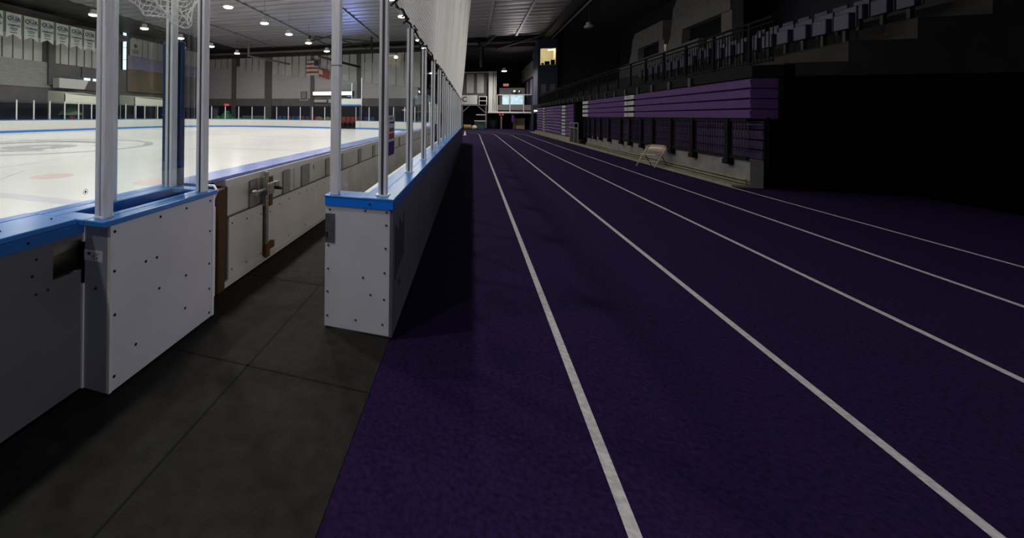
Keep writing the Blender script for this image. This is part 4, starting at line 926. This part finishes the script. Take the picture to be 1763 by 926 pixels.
for i, (x, y, r_) in enumerate(((2.75, 55.8, 0.5), (4.4, 56.0, 0.55))):
    one('equipment_bin', MB().lathe([(r_ * 0.8, 0), (r_, 0.2), (r_ * 1.05, 1.1), (r_ * 0.7, 1.2)], (x, y, 0), 12), ['teal', 'black'][i], ['dark teal bin beside the white column foot', 'black bin right of the thin pillar'][i], 'bin')
# scaffold platform
sf = thing('scaffold_platform', 'wheeled filming scaffold with white sign at the far track end', 'scaffold', (0.4, 52.5, 0))
for x in (-1.2, 1.65):
    for y in (52.0, 53.2): obj('leg', B(x - 0.05, x + 0.05, y - 0.05, y + 0.05, 0.12, 3.05), 'zinc', sf)
    for y in (52.0, 53.2): obj('wheel', MB().tube([(x - 0.04, y, 0.09), (x + 0.04, y, 0.09)], 0.09, 10), 'black', sf)
obj('deck', B(-1.35, 1.75, 51.9, 53.3, 2.95, 3.05), 'zinc', sf)
for p, q in (((-1.2, 52, 2.1), (-0.3, 52, 2.95)), ((1.65, 52, 2.0), (0.6, 52, 2.95))): obj('brace', MB().bar(p, q, 0.08, 0.08), 'zinc', sf)
for x in (0.8, 1.7): obj('guard_post', B(x - 0.04, x + 0.04, 51.95, 52.05, 3.05, 4.1), 'white', sf)
for z in (3.55, 4.08): obj('guard_rail', B(0.8, 1.7, 51.96, 52.04, z - 0.04, z + 0.04), 'white', sf)
sg = obj('sign_board', B(-1.3, 0.6, 51.9, 51.95, 3.1, 4.25), 'white', sf)
place_text(text_mesh('C', 0.9), (-0.95, 51.895, 3.7), (1, 0, 0), (0, 0, 1), 'ink', sg)
for k, (x0, x1, z) in enumerate(((0.45, 1.6, 1.75), (0.25, 1.6, 0.98), (0.5, 1.9, -0.0))):
    if z > 0.1: obj('shelf', B(x0, x1, 51.95, 53.2, z, z + 0.1), 'white', sf)
one('stacked_bin', MB().prism([(0.3, 0.02), (1.5, 0.02), (1.55, 0.92), (0.25, 0.92)], 'y', 52.1, 53.1), 'teal', 'dark teal storage bin under the scaffold shelf', 'bin', bevel=0.03)
one('rolled_mat', MB().tube([(-1.0, 51.4, 0.28), (-0.1, 51.4, 0.28)], 0.28, 14), 'yellow', 'yellow rolled mat at the foot of the scaffold', 'mat', smooth=False)
one('white_bag', MB().lathe([(0.1, 0), (0.33, 0.1), (0.3, 0.35), (0.12, 0.5), (0.02, 0.52)], (0.25, 51.3, 0), 10), 'white', 'white bag next to the yellow rolled mat', 'bag', smooth=True)
one('white_cone', MB().lathe([(0.16, 0), (0.16, 0.03), (0.10, 0.05), (0.03, 0.36), (0.01, 0.37)], (-0.55, 34.4, 0), 10), 'white', 'small white marker cone on the far track near the boards', 'cone', smooth=True)
# ribbed cladding on the right beyond the booth
cd = struct('wall_cladding', B(7.0, 7.05, 52, 63.9, 0, 9.3), 'navy')
for k in range(9): obj('wall_panel', B(6.85, 7.0, 52.1 + 1.25 * k, 53.0 + 1.25 * k, 6.55, 8.4), 'panel', cd)
for k in range(3): obj('wall_panel', B(6.9, 7.0, 50.2 + 0.65 * k, 50.8 + 0.65 * k, 8.6, 10.2), 'panel', cd)
for k, (y0, y1) in enumerate(((53, 54.6), (56.5, 58.5))): obj('door_leaf', B(6.94, 7.0, y0, y1, 4.3, 6.3), 'purplewall', cd)
